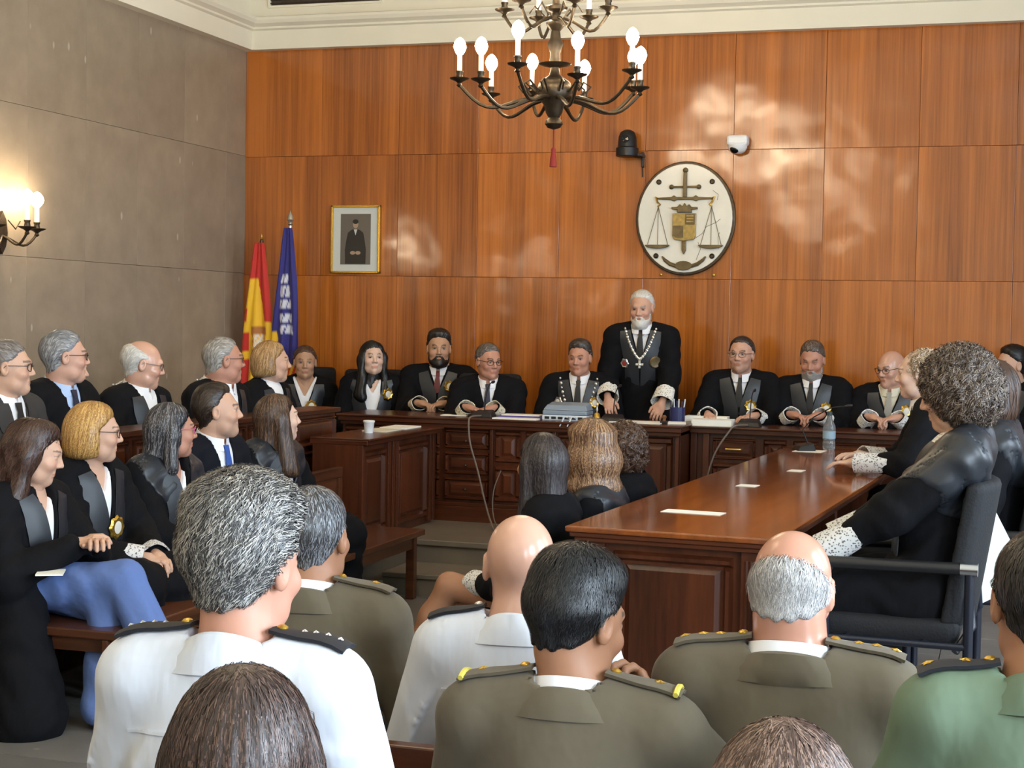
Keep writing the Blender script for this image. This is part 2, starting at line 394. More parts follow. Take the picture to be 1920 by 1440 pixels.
# ------------------------------------------------------------------ the room
XL, YB, XR, YR, ZC, ZK = -5.806, 11.3, 2.8, -3.8, 4.5, 3.69
fl = struct(MB().box(XL-.2, XR+.2, YR-.2, YB+.2, -.1, -.012).build('floor', 'grout'))
tile = {}
def tiles(parent, x0, x1, y0, y1, s, z, mat, name='floor_tile'):
    nx = math.ceil((x1-x0)/s); ny = math.ceil((y1-y0)/s)
    me = None
    for i in range(nx):
        for j in range(ny):
            if me is None:
                o = MB().box(-s/2+.002, s/2-.002, -s/2+.002, s/2-.002, -.011, 0).build(name, mat, parent, bevel=.0015); me = o.data
            else: o = link(name, me, mat, parent)
            o.location = (x0+(i+.5)*s, y0+(j+.5)*s, z+random.uniform(-.0008, .0008))
tiles(fl, XL, XR, YR, 8.55, .72, 0, 'floor_stone')
# raised floor under the right-hand table
pf = struct(MB().box(-1.56, XR, 4.95, 8.9, -.01, .158).build('trim_1', 'step_stone'))
tiles(pf, -1.56, XR, 4.95, 8.9, .436, .17, 'floor_stone')
# dais with its steps
ds = struct(MB().box(XL, XR, 8.93, YB, -.01, .245).box(XL, -4.02, 3.4, 8.93, -.01, .245).build('trim_2', 'step_stone'))
def slabs(parent, x0, x1, y0, y1, z0, z1, n, name='stone_slab'):
    w_ = (x1-x0)/n; me = None
    for i in range(n):
        if me is None: o = MB().box(.002, w_-.002, 0, y1-y0, 0, z1-z0).build(name, 'step_stone', parent, bevel=.006); me = o.data
        else: o = link(name, me, 'step_stone', parent)
        o.location = (x0+i*w_, y0, z0)
slabs(ds, XL, XR, 8.90, YB-.02, .235, .27, 9)
slabs(ds, XL, -4.0, 3.4, 8.88, .235, .27, 1)
st = struct(MB().box(-3.45, -1.56, 8.50, 8.93, -.01, .1).build('trim_3', 'step_stone'))
slabs(st, -3.45, -1.56, 8.48, 8.93, .1, .13, 2)
# back wall in varnished wood panels
wb = struct(MB().box(XL-.2, XR+.2, YB+.016, YB+.2, -.1, ZC).build('wall_back', 'seam_dark'))
seams = [XL]+[-5.15+.645*k for k in range(13)]
for (z0, z1) in ((.27, 1.932), (1.932, 2.862), (2.862, 3.72)):
    me = {}
    for i in range(len(seams)-1):
        wd = seams[i+1]-seams[i]; kk = round(wd, 3)
        if kk not in me:
            o = MB().box(-wd/2+.001, wd/2-.001, 0, .03, -(z1-z0)/2+.001, (z1-z0)/2-.001).build('wood_panel', 'panel_wood', wb, bevel=.0015); me[kk] = o.data
        else: o = link('wood_panel', me[kk], 'panel_wood', wb)
        o.location = ((seams[i]+seams[i+1])/2, YB-.008+random.uniform(-.0015, .0015), (z0+z1)/2)
        o.rotation_euler = (random.uniform(-.0018, .0018), 0, random.uniform(-.003, .003))
# left wall in stone slabs
wl = struct(MB().box(XL-.2, XL-.012, YR-.2, YB+.2, -.1, ZC).build('wall_left', 'grout'))
ys = [YB-.005]+[10.97-.645*k for k in range(24)]
for (z0, z1) in ((.0, 1.945), (1.945, 2.87), (2.87, 3.72)):
    me = {}
    for i in range(len(ys)-1):
        wd = ys[i]-ys[i+1]; kk = round(wd, 3)
        if kk not in me:
            o = MB().box(-.02, .0, -wd/2+.001, wd/2-.001, -(z1-z0)/2+.001, (z1-z0)/2-.001).build('stone_slab', 'wall_stone', wl, bevel=.0015); me[kk] = o.data
        else: o = link('stone_slab', me[kk], 'wall_stone', wl)
        o.location = (XL+random.uniform(0, .0015), (ys[i]+ys[i+1])/2, (z0+z1)/2)
# right and rear walls with tall window openings
mb = MB(); e = [YR-.2]
for wy in WIN_Y: e += [wy-.68, wy+.68]
e.append(YB+.2)
for i in range(0, len(e), 2): mb.box(XR, XR+.2, e[i], e[i+1], -.1, ZC)
for wy in WIN_Y: mb.box(XR, XR+.2, wy-.68, wy+.68, -.1, 1.0); mb.box(XR, XR+.2, wy-.68, wy+.68, 3.4, ZC)
struct(mb.build('wall_right', 'plaster'))
struct(MB().box(XL-.2, XR+.2, YR-.2, YR, -.1, ZC).build('wall_rear', 'plaster'))
k = 0
for wy in WIN_Y:
    k += 1; t = struct(thing('window_%d' % k, None, None, (XR, wy, 0))); 
    m = MB()
    for y in (-.66, 0, .66): m.box(.02, .09, y-.03, y+.03, 1.0, 3.4)
    for z in (1.03, 2.6, 3.37): m.box(.025, .085, -.66, .66, z-.03, z+.03)
    m.build('window_frame', 'curtain_window_frame', t)
struct(MB().box(XL-.2, XR+.2, YR-.2, YB+.2, ZC, ZC+.3).build('ceiling', 'plaster'))
prof = [(0, ZK), (.085, ZK), (.085, ZK+.145), (.11, ZK+.155), (.11, ZK+.17), (.15, ZK+.19), (.165, ZK+.215), (.165, ZK+.235), (.06, ZK+.26), (.03, ZK+.40), (.03, ZC), (0, ZC)]
n = len(prof)
def cornice(a, b, nrm, name, sa=0, sb=0):
    V = []; d = Vector(b)-Vector(a); d.normalize()
    for p, s in ((a, sa), (b, sb)):
        for (q, z) in prof: V.append(Vector((p[0], p[1], 0))+Vector(nrm)*q+d*(s*q)+Vector((0, 0, z)))
    F = [(i, (i+1) % n, (i+1) % n+n, i+n) for i in range(n)]
    return struct(MB().add(V, F).build(name, 'plaster'))
cornice((XL, YB, 0), (XR, YB, 0), (0, -1, 0), 'trim_4', 1, -1)
cornice((XL, YR, 0), (XL, YB, 0), (1, 0, 0), 'trim_5', 0, -1)
cornice((XR, YB, 0), (XR, YR, 0), (-1, 0, 0), 'trim_6', 1, 0)
t = thing('air_vent', 'dark slatted air vent high in the white frieze above the wood wall', 'vent', (-5.12, YB-.03, 4.09))
MB().box(-.46, .46, -.012, 0, -.06, .06).build('vent_back', 'vent_dark', t)
m = MB().box(-.48, .48, -.03, -.01, -.075, -.058).box(-.48, .48, -.03, -.01, .058, .075).box(-.48, -.46, -.03, -.01, -.06, .06).box(.46, .48, -.03, -.01, -.06, .06); m.build('vent_frame', 'plaster', t)
for i in range(4): MB().box(-.46, .46, -.028, -.012, -.045+i*.028, -.038+i*.028).build('vent_slat', 'bronze', t)

# ------------------------------------------------------------------ joinery
def panel_front(T, x0, x1, z0, z1, y, mat='bench_wood', name='raised_panel', fr=.035, flip=1, field=True):
    """moulded frame + raised field on a front facing -y (local); y is the carcass face"""
    m = MB()
    for (a, b, c, d) in ((x0, x1, z0, z0+fr), (x0, x1, z1-fr, z1), (x0, x0+fr, z0+fr, z1-fr), (x1-fr, x1, z0+fr, z1-fr)):
        m.frust(a, b, c, d, y, y-.022*flip, min(.011, fr*.4))
    o = m.build('panel_moulding', mat, T)
    if field:
        m = MB().frust(x0+fr*1.3, x1-fr*1.3, z0+fr*1.3, z1-fr*1.3, y, y-.012*flip, .02)
        m.build(name, mat, T)
    return o
# judges' bench, raised centre
T = thing('judges_bench', 'long dark wooden judges bench with drawers, raised centre section behind the cable', 'bench desk', (-4.3, 9.8, .27))
Wd = 2.33; H = .69
MB().box(0, Wd, .04, .46, 0, H-.045).build('carcass', 'bench_wood', T)
MB().box(-.01, Wd+.01, -.03, .50, H-.045, H-.012).box(0, Wd, -.01, .49, H-.07, H-.045).box(-.02, Wd+.02, -.045, .51, H-.014, H).build('desk_top', 'bench_wood_h', T, bevel=.004)
MB().box(-.005, Wd+.005, .01, .06, 0, .10).box(0, Wd, .025, .06, .10, .125).build('plinth', 'bench_wood_h', T, bevel=.003)
xs = [.72, 1.0, 1.235]
for c0, c1 in ((.47, .70), (.74, 1.05)):
    for r0, r1 in ((.14, .29), (.31, .46), (.48, .61)):
        panel_front(T, c0, c1, r0, r1, .04, 'bench_wood_h', 'drawer_front', .022)
for c0, c1 in ((.02, .22), (.24, .45)): panel_front(T, c0, c1, .14, .61, .04)
for c0, c1 in ((1.09, 1.27), (1.30, 1.48), (1.52, 1.78), (1.80, 2.0)): 
    panel_front(T, c0, c1, .14, .38, .04); panel_front(T, c0, c1, .40, .61, .04)
panel_front(T, 2.02, 2.28, .14, .61, .04, fr=.045)
for x in (.46, 1.07, 1.50, Wd-.02): MB().box(x-.012, x+.012, .01, .05, .12, .63).build('pilaster', 'bench_wood', T, bevel=.003)
for (x, z) in ((.585, .535), (.895, .535), (.585, .375), (.895, .375), (.585, .215), (.895, .215)):
    MB().lathe([(.004, 0), (.004, .012), (.010, .016), (.008, .024), (.001, .027)], (x, .022, z), 10, axis='y').build('knob', 'bronze', T)
# right wing of the bench
T = thing('side_bench', 'lower dark wooden bench wing to the right of the judges bench, behind the long table', 'bench desk', (-1.96, 10.1, .27))
Wd = 3.0; H = .675
MB().box(0, Wd, .04, .36, 0, H-.045).build('carcass', 'bench_wood', T)
MB().box(0, Wd, -.03, .40, H-.045, H-.012).box(0, Wd, -.045, .41, H-.014, H).build('desk_top', 'bench_wood_h', T, bevel=.004)
MB().box(0, Wd, .01, .06, 0, .1).build('plinth', 'bench_wood_h', T, bevel=.003)
for i, (c0, c1) in enumerate(((.14, .42), (.47, .62), (.66, .82), (.86, 1.14), (1.18, 1.34), (1.4, 1.7), (1.75, 2.05), (2.1, 2.4), (2.45, 2.75))):
    if i in (0, 3):
        panel_front(T, c0, c1, .46, .60, .04, 'bench_wood_h', 'drawer_front', .02); panel_front(T, c0, c1, .13, .44, .04)
        MB().tube([((c0+c1)/2-.05, .03, .53), ((c0+c1)/2-.05, .005, .53), ((c0+c1)/2+.05, .005, .53), ((c0+c1)/2+.05, .03, .53)], .006, 6).build('handle', 'gold', T)
    else: panel_front(T, c0, c1, .13, .60, .04)
for x in (.02, .10): MB().box(x-.02, x+.02, .005, .05, .1, .63).build('pilaster', 'bench_wood', T, bevel=.003)
# clerk's desk, facing the middle of the room (its front looks along +x)
R90 = math.pi/2
T = thing('clerk_desk', 'dark panelled clerk desk with papers on top, left of the judges bench', 'desk', (-3.58, 8.48, .27), R90)
L_ = 1.24; H = .63   # local x runs along room +y, front faces local -y = room +x
MB().box(0, L_, .03, .32, 0, H-.04).build('carcass', 'bench_wood', T)
MB().box(-.0, L_+.02, -.03, .34, H-.04, H-.012).box(-.0, L_+.025, -.045, .34, H-.014, H).build('desk_top', 'bench_wood_h', T, bevel=.004)
for a, b in ((.05, .40), (.60, 1.12)): panel_front(T, a, b, .05, .55, .03, fr=.04)
for x in (.025, .43, .50, .56, 1.15, 1.21): MB().box(x-.02, x+.02, .0, .04, .02, .59).build('pilaster', 'bench_wood', T, bevel=.004)
# barrier desk of the rear left row
T = thing('barrier_desk', 'long high wooden barrier desk in front of the elderly men by the stone wall', 'desk', (-3.97, 4.2, .0), R90)
L_ = 4.8; H = 1.05
MB().box(0, L_, .02, .06, .0, H-.03).build('front_board', 'bench_wood', T)
MB().box(0, L_, -.02, .20, H-.03, H).build('desk_top', 'bench_wood_h', T, bevel=.005)
for i in range(8):
    for (z0, z1) in ((.08, .46), (.48, .80), (.83, 1.0)): panel_front(T, i*.6+.02, i*.6+.58, z0, z1, .02, fr=.02, field=True)
MB().box(L_-.05, L_, .06, .2, .27, H-.03).build('end_board', 'bench_wood', T)
# the long table on the right
T = thing('long_table', 'long polished wooden table with fluted panelled end, small papers on its top', 'table', (-1.49, 5.545, .17), math.radians(-3.2))
TL = 4.35; TW = .715; H = .69
TT = T
MB().box(-.035, TW+.035, -.035, TL, H-.022, H).build('table_top', 'table_top_wood', T, bevel=.006)
MB().box(-.022, TW+.022, -.022, TL-.01, H-.040, H-.022).box(-.008, TW+.008, -.008, TL-.02, H-.058, H-.040).build('top_moulding', 'bench_wood_h', T, bevel=.005)
MB().box(.03, TW-.03, .03, .06, 0, H-.055).build('end_board', 'bench_wood', T)
MB().box(.0, TW, .0, .05, 0, .05).build('plinth', 'bench_wood_h', T, bevel=.004)
panel_front(T, .135, TW-.135, .06, H-.085, .03, fr=.035)
for x in (.0, TW-.105):
    MB().box(x, x+.105, .008, .11, .04, H-.056).build('pilaster', 'bench_wood', T, bevel=.003)
    for i in range(5): MB().tube([(x+.02+i*.0165, .008, .075), (x+.02+i*.0165, .008, H-.09)], .0065, 6).build('flute', 'bench_wood', T, smooth=True)
MB().box(.02, .05, .06, TL-.06, .03, H-.055).build('side_board', 'bench_wood', T)
for i in range(6): 
    m = MB(); 
    a, b = .14+i*.69, .14+i*.69+.62
    for (p, q, z0, z1) in ((a, b, .06, .095), (a, b, H-.12, H-.085), (a, a+.035, .095, H-.12), (b-.035, b, .095, H-.12)): m.box(.004, .02, p, q, z0, z1)
    m.build('panel_moulding', 'bench_wood', T, bevel=.004)
MB().box(.03, TW-.03, TL-.09, TL-.05, 0, H-.055).build('end_board', 'bench_wood', T)
for y in (1.5, 2.95): MB().box(TW-.07, TW-.01, y-.03, y+.03, 0, H-.055).build('leg', 'bench_wood', T, bevel=.003)
# benches with plank backs
def bench(label, loc, rz, L, seat=.40, back=.73, depth=.50, mat='pew_wood', group=None, nleg=3, name='wooden_bench', backs=3):
    """local x along the bench, sitter faces local -y; back board at y=0"""
    T = thing(name, label, 'bench', loc, rz, group)
    MB().box(0, L, -depth-.02, -.03, seat-.035, seat).build('seat', mat, T, bevel=.006)
    MB().box(0, L, -depth+.03, -depth+.055, seat-.11, seat-.035).build('apron', mat, T, bevel=.003)
    bw = L/backs
    m = MB().box(0, L, -.03, .01, back-.06, back).box(0, L, -.03, .01, seat+.06, seat+.12); m.build('back_rail', mat, T, bevel=.005)
    for i in range(backs): 
        MB().box(i*bw+.05, (i+1)*bw-.05, -.022, .002, seat+.12, back-.06).build('back_panel', mat, T)
    for i in range(backs+1):
        x = min(max(i*bw, .03), L-.03); MB().box(x-.05 if 0 < i < backs else x-.03, x+.05 if 0 < i < backs else x+.03, -.028, .008, seat+.12, back-.06).build('back_stile', mat, T)
    for i in range(nleg):
        x = .05+i*(L-.1)/(nleg-1)
        MB().box(x-.025, x+.025, -depth+.02, -depth+.07, 0, seat-.035).build('leg', mat, T, bevel=.003)
        MB().box(x-.025, x+.025, -.04, .01, 0, back-.06).build('leg', mat, T, bevel=.003)
        MB().box(x-.02, x+.02, -depth+.07, -.04, seat-.09, seat-.04).build('stretcher', mat, T)
    return T
bench('brown wooden bench with panelled back in front of the clerk desk', (-3.72, 5.18, 0), R90, 3.27, back=.735, depth=.53, backs=5)
bench('wooden bench under the three women beside the long table', (-1.60, 8.0, 0), -R90, 2.3, seat=.36, back=.62, depth=.42)
bench('plain wooden bench along the stone wall behind the barrier desk', (-4.68, 4.6, .27), R90, 4.6, back=.66, depth=.42)
for y, lab in ((3.22, 'front row pew under the bald man in the white shirt'), (2.28, 'second row pew behind the olive uniformed officers'), (1.42, 'rear pew under the dark haired women at the bottom of the picture')):
    bench('dark wooden '+lab, (XR-.9, y, 0), math.pi, 3.9, seat=.36, back=.66, depth=.45, mat='bench_wood_h', name='pew', group='audience pews', backs=4, nleg=4)

# ------------------------------------------------------------------ chairs
def tub_chair(label, loc, rz, group=None):
    """black tubular armchair; sitter faces local +y"""
    T = thing('visitor_chair', label, 'chair', loc, rz, group)
    V, F = surfnet(SD().fn(lambda P: np.linalg.norm(np.maximum(np.abs(P-np.array([0, .02, .435], np.float32))-np.array([.21, .20, .012], np.float32), 0), axis=1)-.03), (-.3, -.3, .36), (.3, .3, .52), .014)
    link('seat', mesh_np('seat', V, F), 'chair_fabric', T)
    def bk(P):
        q = P.copy(); q[:, 1] += .245+.35*(P[:, 2]-.62)*.45-1.0*P[:, 0]**2
        return np.linalg.norm(np.maximum(np.abs(q-np.array([0, 0, .69], np.float32))-np.array([.21, .008, .22], np.float32), 0), axis=1)-.022
    V, F = surfnet(SD().fn(bk), (-.3, -.42, .4), (.3, -.08, 1.0), .014)
    link('backrest', mesh_np('backrest', V, F), 'chair_fabric', T)
    for s in (-1, 1):
        MB().tube([(s*.27, .22, .0), (s*.27, .22, .62), (s*.27, .20, .645)], .016, 10).build('leg', 'black_tube', T, smooth=True)
        MB().tube([(s*.27, -.24, .0), (s*.27, -.24, .645)], .016, 10).build('leg', 'black_tube', T, smooth=True)
        MB().tube([(s*.27, .27, .638), (s*.27, .25, .65), (s*.27, -.22, .655)], .021, 10).build('armrest', 'black_plastic', T, smooth=True)
        MB().tube([(s*.27, -.21, .655), (s*.27, -.265, .655)], .0225, 12).build('armrest_cap', 'chrome', T, smooth=True)
        MB().tube([(s*.26, -.20, .38), (s*.20, -.25, .46), (s*.2, -.24, .56)], .013, 8).build('back_support', 'black_tube', T, smooth=True)
        MB().tube([(s*.27, -.24, .40), (s*.27, .22, .40)], .012, 8).build('side_rail', 'black_tube', T, smooth=True)
    MB().tube([(-.27, -.1, .40), (.27, -.1, .40)], .012, 8).tube([(-.27, .15, .40), (.27, .15, .40)], .012, 8).build('cross_rail', 'black_tube', T, smooth=True)
    return T
def judge_chair():
    T = thing('judge_chair', '', 'chair')
    def bk(P):
        q = P.copy(); q[:, 1] += .22-.9*P[:, 0]**2+.1*(P[:, 2]-.6)
        return np.linalg.norm(np.maximum(np.abs(q-np.array([0, 0, .70], np.float32))-np.array([.19, .02, .22], np.float32), 0), axis=1)-.035
    V, F = surfnet(SD().fn(bk), (-.3, -.4, .4), (.3, -.05, 1.02), .018); link('backrest', mesh_np('backrest', V, F), 'chair_fabric', T)
    V, F = surfnet(SD().fn(lambda P: np.linalg.norm(np.maximum(np.abs(P-np.array([0, .02, .38], np.float32))-np.array([.2, .2, .02], np.float32), 0), axis=1)-.035), (-.3, -.3, .3), (.3, .3, .47), .018)
    link('seat', mesh_np('seat', V, F), 'chair_fabric', T)
    MB().tube([(0, 0, .06), (0, 0, .34)], .03, 10).build('pedestal', 'black_plastic', T, smooth=True)
    for k in range(5):
        a = k*2*math.pi/5; MB().tube([(0, 0, .06), (.27*math.cos(a), .27*math.sin(a), .035)], [.03, .018], 8).ball((.27*math.cos(a), .27*math.sin(a), .022), .022, 8).build('foot', 'black_plastic', T, smooth=True)
    return T
JC = judge_chair(); JC_used = [False]
def place_jchair(x, y, z, rz, label):
    c = JC if not JC_used[0] else copy_tree(JC)
    JC_used[0] = True; c.location = (x, y, z); c.rotation_euler = (0, 0, rz); c['label'] = label; c['group'] = 'black chairs behind the bench'

# ------------------------------------------------------------------ people
def A(*v): return np.array(v, np.float32)
def rotm(yaw=0, pitch=0, roll=0):
    """head frame: x right, y forward, z up; yaw left +, pitch up +, roll to the right +"""
    return np.array(Matrix.Rotation(math.radians(yaw), 3, 'Z') @ Matrix.Rotation(math.radians(pitch), 3, 'X') @ Matrix.Rotation(math.radians(roll), 3, 'Y'), np.float32)
def head_sd(o):
    s = SD(); f = o.get('hfat', 0.0); jw = o.get('jaw', 0.0); fem = o.get('fem', False); ns = o.get('nose', 1.0)
    s.ell((0, -.014, .03), (.077, .097, .090), k=.02)
    s.ell((0, .026, -.030), (.061+f+jw*.5, .066, .088), k=.035)
    s.cap((-.034-jw, .03, -.075), (.034+jw, .03, -.075), .026+f, k=.03)
    s.cap((0, .066, -.100), (0, .072, -.094), .016 if fem else .021, k=.028)
    s.cap((-.026, .082, .026), (.026, .082, .026), .012 if fem else .015, k=.016)
    for e in (-1, 1):
        s.ell((e*.040, .062, -.026), (.024+f, .024, .022), k=.02)
        s.ell((e*.032, .104, .006), (.016, .018, .0105), k=.012, op=-1)
        s.ell((e*.032, .0775, .0055), (.0135, .012, .0105), k=.003)
    s.cap((0, .088, .014), (0, .107*1.0+.006*(ns-1), -.024), .0075*ns, .0105*ns, k=.012)
    for e in (-1, 1): s.ell((e*.0125, .096, -.029), (.008, .011, .007), k=.006)
    s.cap((-.017, .0865, -.056), (.017, .0865, -.056), .0055, k=.006)
    s.cap((-.014, .0865, -.0665), (.014, .0865, -.0665), .0065, k=.005)
    s.cap((-.020, .096, -.0605), (.020, .096, -.0605), .0022, k=.004, op=-1)
    for e in (-1, 1):
        s.ell((e*.0795, -.006, -.002), (.0105, .019, .033), k=.006)
        s.ell((e*.0875, -.004, .002), (.006, .010, .019), k=.005, op=-1)
    return s
def hair_sd(o, hs):
    """hair as a thickness over the head surface; returns (sdf, lo, hi) in head units"""
    st = o['style']; t = o.get('t', .012); lo = A(-.13, -.17, -.14); hi = A(.13, .13, .18); th0 = o.get('t0', .004)
    hl = o.get('hairline', 0.0); top = o.get('top', 0)
    def shell(P, lowt=th0):
        z = P[:, 2]; u = np.clip((z+.075)/.12, 0, 1); u = u*u*(3-2*u); w = np.clip((z-.06)/.06, 0, 1)
        tp = np.clip(-front(P)/.036, 0, 1); tp = tp*(2-tp)
        if st in ('short', 'fringe'): tp = tp*np.clip((z-o.get('nape', -.075)-5*P[:, 0]**2)/.04, 0, 1)
        if st == 'fringe': tp = tp*np.clip((o.get('ztop', .045)-(P[:, 1]+.03)*o.get('tilt', .55)-z)/.035, .0, 1)
        return hs(P)-(lowt*.25+(lowt*.75+(t-lowt)*u+top*w)*tp)
    def front(P):      # > 0 in front of the hair line
        z = P[:, 2]; return (P[:, 1]+.003*np.sin(P[:, 0]*150+1)+.002*np.sin(P[:, 0]*390+z*200)-(.010+1.05*np.clip(z-.028, -.006, .09))+hl*np.clip((np.abs(P[:, 0])-.0)/.03, .7, 1.35)*np.clip((z-.02)/.04, 0, 1))*.72
    s = SD()
    if st in ('short', 'fringe'):
        nape = o.get('nape', -.075)
        s.fn(lambda P: shell(P)); s.fn(front, k=.008, op=2)
        s.fn(lambda P: (np.maximum(nape, nape+(P[:, 1]+.06)*((-.03-nape)/.085))+5*P[:, 0]**2+.003*np.sin(P[:, 0]*210))-P[:, 2], k=.008, op=2)
        for e in (-1, 1): s.ell((e*.085, -.006, -.012), (.03, .025, .042), k=.008, op=-1)
        if st == 'fringe':
            zt = o.get('ztop', .045)
            s.fn(lambda P: (P[:, 2]-zt+(P[:, 1]+.03)*o.get('tilt', .55))*.85, k=.012, op=2)
    elif st == 'curly':
        s.ell((0, -.03, .035), (.115+t, .118+t, .115+t), k=.02); s.ell((0, -.05, -.03), (.11+t, .09+t, .085), k=.04)
        s.ell((0, .115, -.045), (.066, .062, .10), k=.015, op=-1)
        s.disp(lambda P: .010*np.sin(P[:, 0]*95+2*np.sin(P[:, 2]*60))*np.sin(P[:, 2]*85+1.5*np.sin(P[:, 1]*70))*np.sin(P[:, 1]*90+1))
        lo = A(-.2, -.22, -.17); hi = A(.2, .17, .22)
    elif st == 'bob':
        L = o.get('len', .16); vol = o.get('vol', .0)
        s.fn(lambda P: np.maximum(shell(P, t), -P[:, 2]-.05))
        s.ell((0, -.03, -.01), (.094+vol, .094+vol, .10), k=.03)
        s.ell((0, -.035, -L*.60), (.094+vol, .082+vol, .075), k=.03)
        s.fn(lambda P: np.maximum(front(P)-.006, -.0-P[:, 2]*0-.2), k=.012, op=2); s.ell((0, .07, -.12), (.066, .075, .11), k=.02, op=-1)
        s.fn(lambda P: -(P[:, 2]+L)+.15*(P[:, 1]+.03), k=.02, op=2)
        s.disp(lambda P: .0006*np.sin(np.arctan2(P[:, 0], P[:, 1]+.02)*34+P[:, 2]*12))
        lo = A(-.17, -.2, -L-.05); hi = A(.17, .13, .18)
    elif st == 'long':
        L = o.get('len', .36); vol = o.get('vol', 0); fw = o.get('front', .5)
        s.fn(lambda P: np.maximum(np.maximum(shell(P, t), -P[:, 2]-.05), front(P)-.008))
        s.cap((0, -.050, .0), (0, -.080, -L+.06), .068+vol, .056+vol, k=.04)
        for e in (-1, 1):
            s.cap((e*.070, -.015, .0), (e*(.080+vol), -.03+.05*fw, -L*.75), .022+vol*.5, .030+vol*.6, k=.03)
            if fw > .4: s.cap((e*.074, .015, .02), (e*.085, .045, -L*.8), .012+vol*.3, .022+vol*.4, k=.03)
        s.ell((0, .105, -.03), (.058, .060, .096), k=.01, op=-1)
        s.cap((0, .09, -.1), (0, .14, -L), .056, .07, k=.02, op=-1)
        a_ = o.get('wave', 0)
        s.disp(lambda P: .0007*np.sin(np.arctan2(P[:, 0], P[:, 1]+.04)*30+P[:, 2]*9)+a_*np.sin(P[:, 2]*42+P[:, 0]*20)*np.sin(P[:, 0]*50+P[:, 1]*40))
        lo = A(-.2, -.23, -L-.04); hi = A(.2, .17, .18)
    elif st == 'tied':
        s.fn(lambda P: shell(P)); s.fn(front, k=.008, op=2)
        s.fn(lambda P: (-.03+(P[:, 1]-.03)*.4)-P[:, 2], k=.006, op=2)
        for e in (-1, 1): s.ell((e*.088, .0, -.015), (.028, .022, .036), k=.006, op=-1)
        s.cap((0, -.115, .02), (0, -.14, -.10), .026, .014, k=.02)
        lo = A(-.13, -.2, -.26); hi = A(.13, .13, .15)
    return s, lo, hi
def strands(s, V, o, col, n, rng):
    """ribbons that follow the hair surface"""
    G = grad(s, V); idx = rng.choice(len(V), n, replace=len(V) < n); P = V[idx]+rng.normal(0, .003, (n, 3)).astype(np.float32)
    st = o['style']; seg = 5 if st != 'curly' else 8; L = o.get('slen', {'short': .03, 'fringe': .03, 'curly': .075, 'bob': .09, 'long': .13, 'tied': .06}[st])
    L = L*rng.uniform(.6, 1.25, n); wdt = o.get('sw', .0022); flow = o.get('flow', 'down'); lift = o.get('lift', .002)
    pts = []; ph = rng.uniform(0, 6.28, n) if st == 'curly' else 3*np.sin(P[:, 0]*46+P[:, 2]*20)+3*np.sin(P[:, 1]*38-P[:, 2]*33)+rng.normal(0, .5, n); amp = o.get('curl', 0.0)
    Q = P.copy(); Rn = rng.normal(0, o.get('mess', .18), (n, 3)).astype(np.float32)
    for k in range(seg+1):
        N = grad(s, Q); d = s(Q)
        fr = k/seg
        Q = Q-N*(d-(.0008+lift*(fr if st in ('short', 'fringe', 'curly') else .35)))[:, None]
        W = Q.copy()
        if amp:
            b = np.cross(N, A(0, 0, 1)); b /= np.maximum(np.linalg.norm(b, axis=1, keepdims=True), 1e-5)
            W = W+(b*np.sin(ph+k*1.7)[:, None]+N*np.cos(ph+k*1.7)[:, None]*.8+N*.5)*amp
        pts.append((W, N))
        if flow == 'down': D = A(0, -.15, -1)+np.stack([Q[:, 0]*9, (Q[:, 1]+.02)*6, np.zeros(n)], 1)*np.clip((Q[:, 2:3])/.1, 0, 1)
        elif flow == 'back': D = np.tile(A(0, -1, .05), (n, 1))+np.clip(-(Q[:, 1:2]+.02)/.05, 0, 1)*A(0, .6, -1.4)
        elif flow == 'fwd': D = np.stack([Q[:, 0]*7, (Q[:, 1]+.06)*9, -np.clip(.07-Q[:, 2], 0, .2)*14], 1)
        else: D = np.tile(A(.9, .3, -.2), (n, 1))*np.clip(Q[:, 2:3]/.06, 0, 1)+A(0, -.2, -1)*np.clip(1-Q[:, 2:3]/.06, 0, 1)
        D = D+Rn; D = D-N*np.einsum('ij,ij->i', D, N)[:, None]; D /= np.maximum(np.linalg.norm(D, axis=1, keepdims=True), 1e-5)
        Q = Q+D*(L/seg)[:, None]
    W = np.stack([p for p, _ in pts], 1); N = np.stack([q for _, q in pts], 1)
    if st in ('short', 'fringe'):
        e_ = W[:, -1]; m_ = W[:, 3]; ear = lambda q: (np.hypot(np.hypot((np.abs(q[:, 0])-.088)/.032, (q[:, 1]+.004)/.025), (q[:, 2]+.012)/.040) < 1)
        keep = ~(ear(e_) | ear(m_) | (e_[:, 2] < o.get('nape', -.075)-.010) | ((e_[:, 1] > .06) & (e_[:, 2] < .055)))
        W = W[keep]; N = N[keep]; n = len(W)
    T = np.gradient(W, axis=1); S = np.cross(T, N); S /= np.maximum(np.linalg.norm(S, axis=2, keepdims=True), 1e-6)
    wk = (wdt*np.array([.8, 1, 1, .9, .7, .3] if seg == 5 else np.linspace(1, .5, seg+1)))[None, :, None]*rng.uniform(.6, 1.3, (n, 1, 1))
    VV = np.stack([W-S*wk, W+S*wk], 2).reshape(n, -1, 3)
    base = np.arange(n)[:, None]*(2*(seg+1)); F = []
    for k in range(seg): F.append(base+np.array([[2*k, 2*k+1, 2*k+3, 2*k+2]]))
    F = np.concatenate(F)
    cc = np.repeat(col(n, rng)[:, None, :], 2*(seg+1), 1)
    return VV.reshape(-1, 3), F, cc.reshape(-1, 3)
def hair_color(c1, c2, mixp=.5, jit=.12):
    c1 = np.array(c8(*c1)[:3]); c2 = np.array(c8(*c2)[:3])
    def f(n, rng):
        m = (rng.uniform(0, 1, (n, 1)) < mixp)*rng.uniform(.5, 1, (n, 1)); return (c1*(1-m)+c2*m)*rng.uniform(1-jit, 1+jit, (n, 1))
    f.base = c1*(1-mixp*.6)+c2*mixp*.6
    return f
HANDS = {}
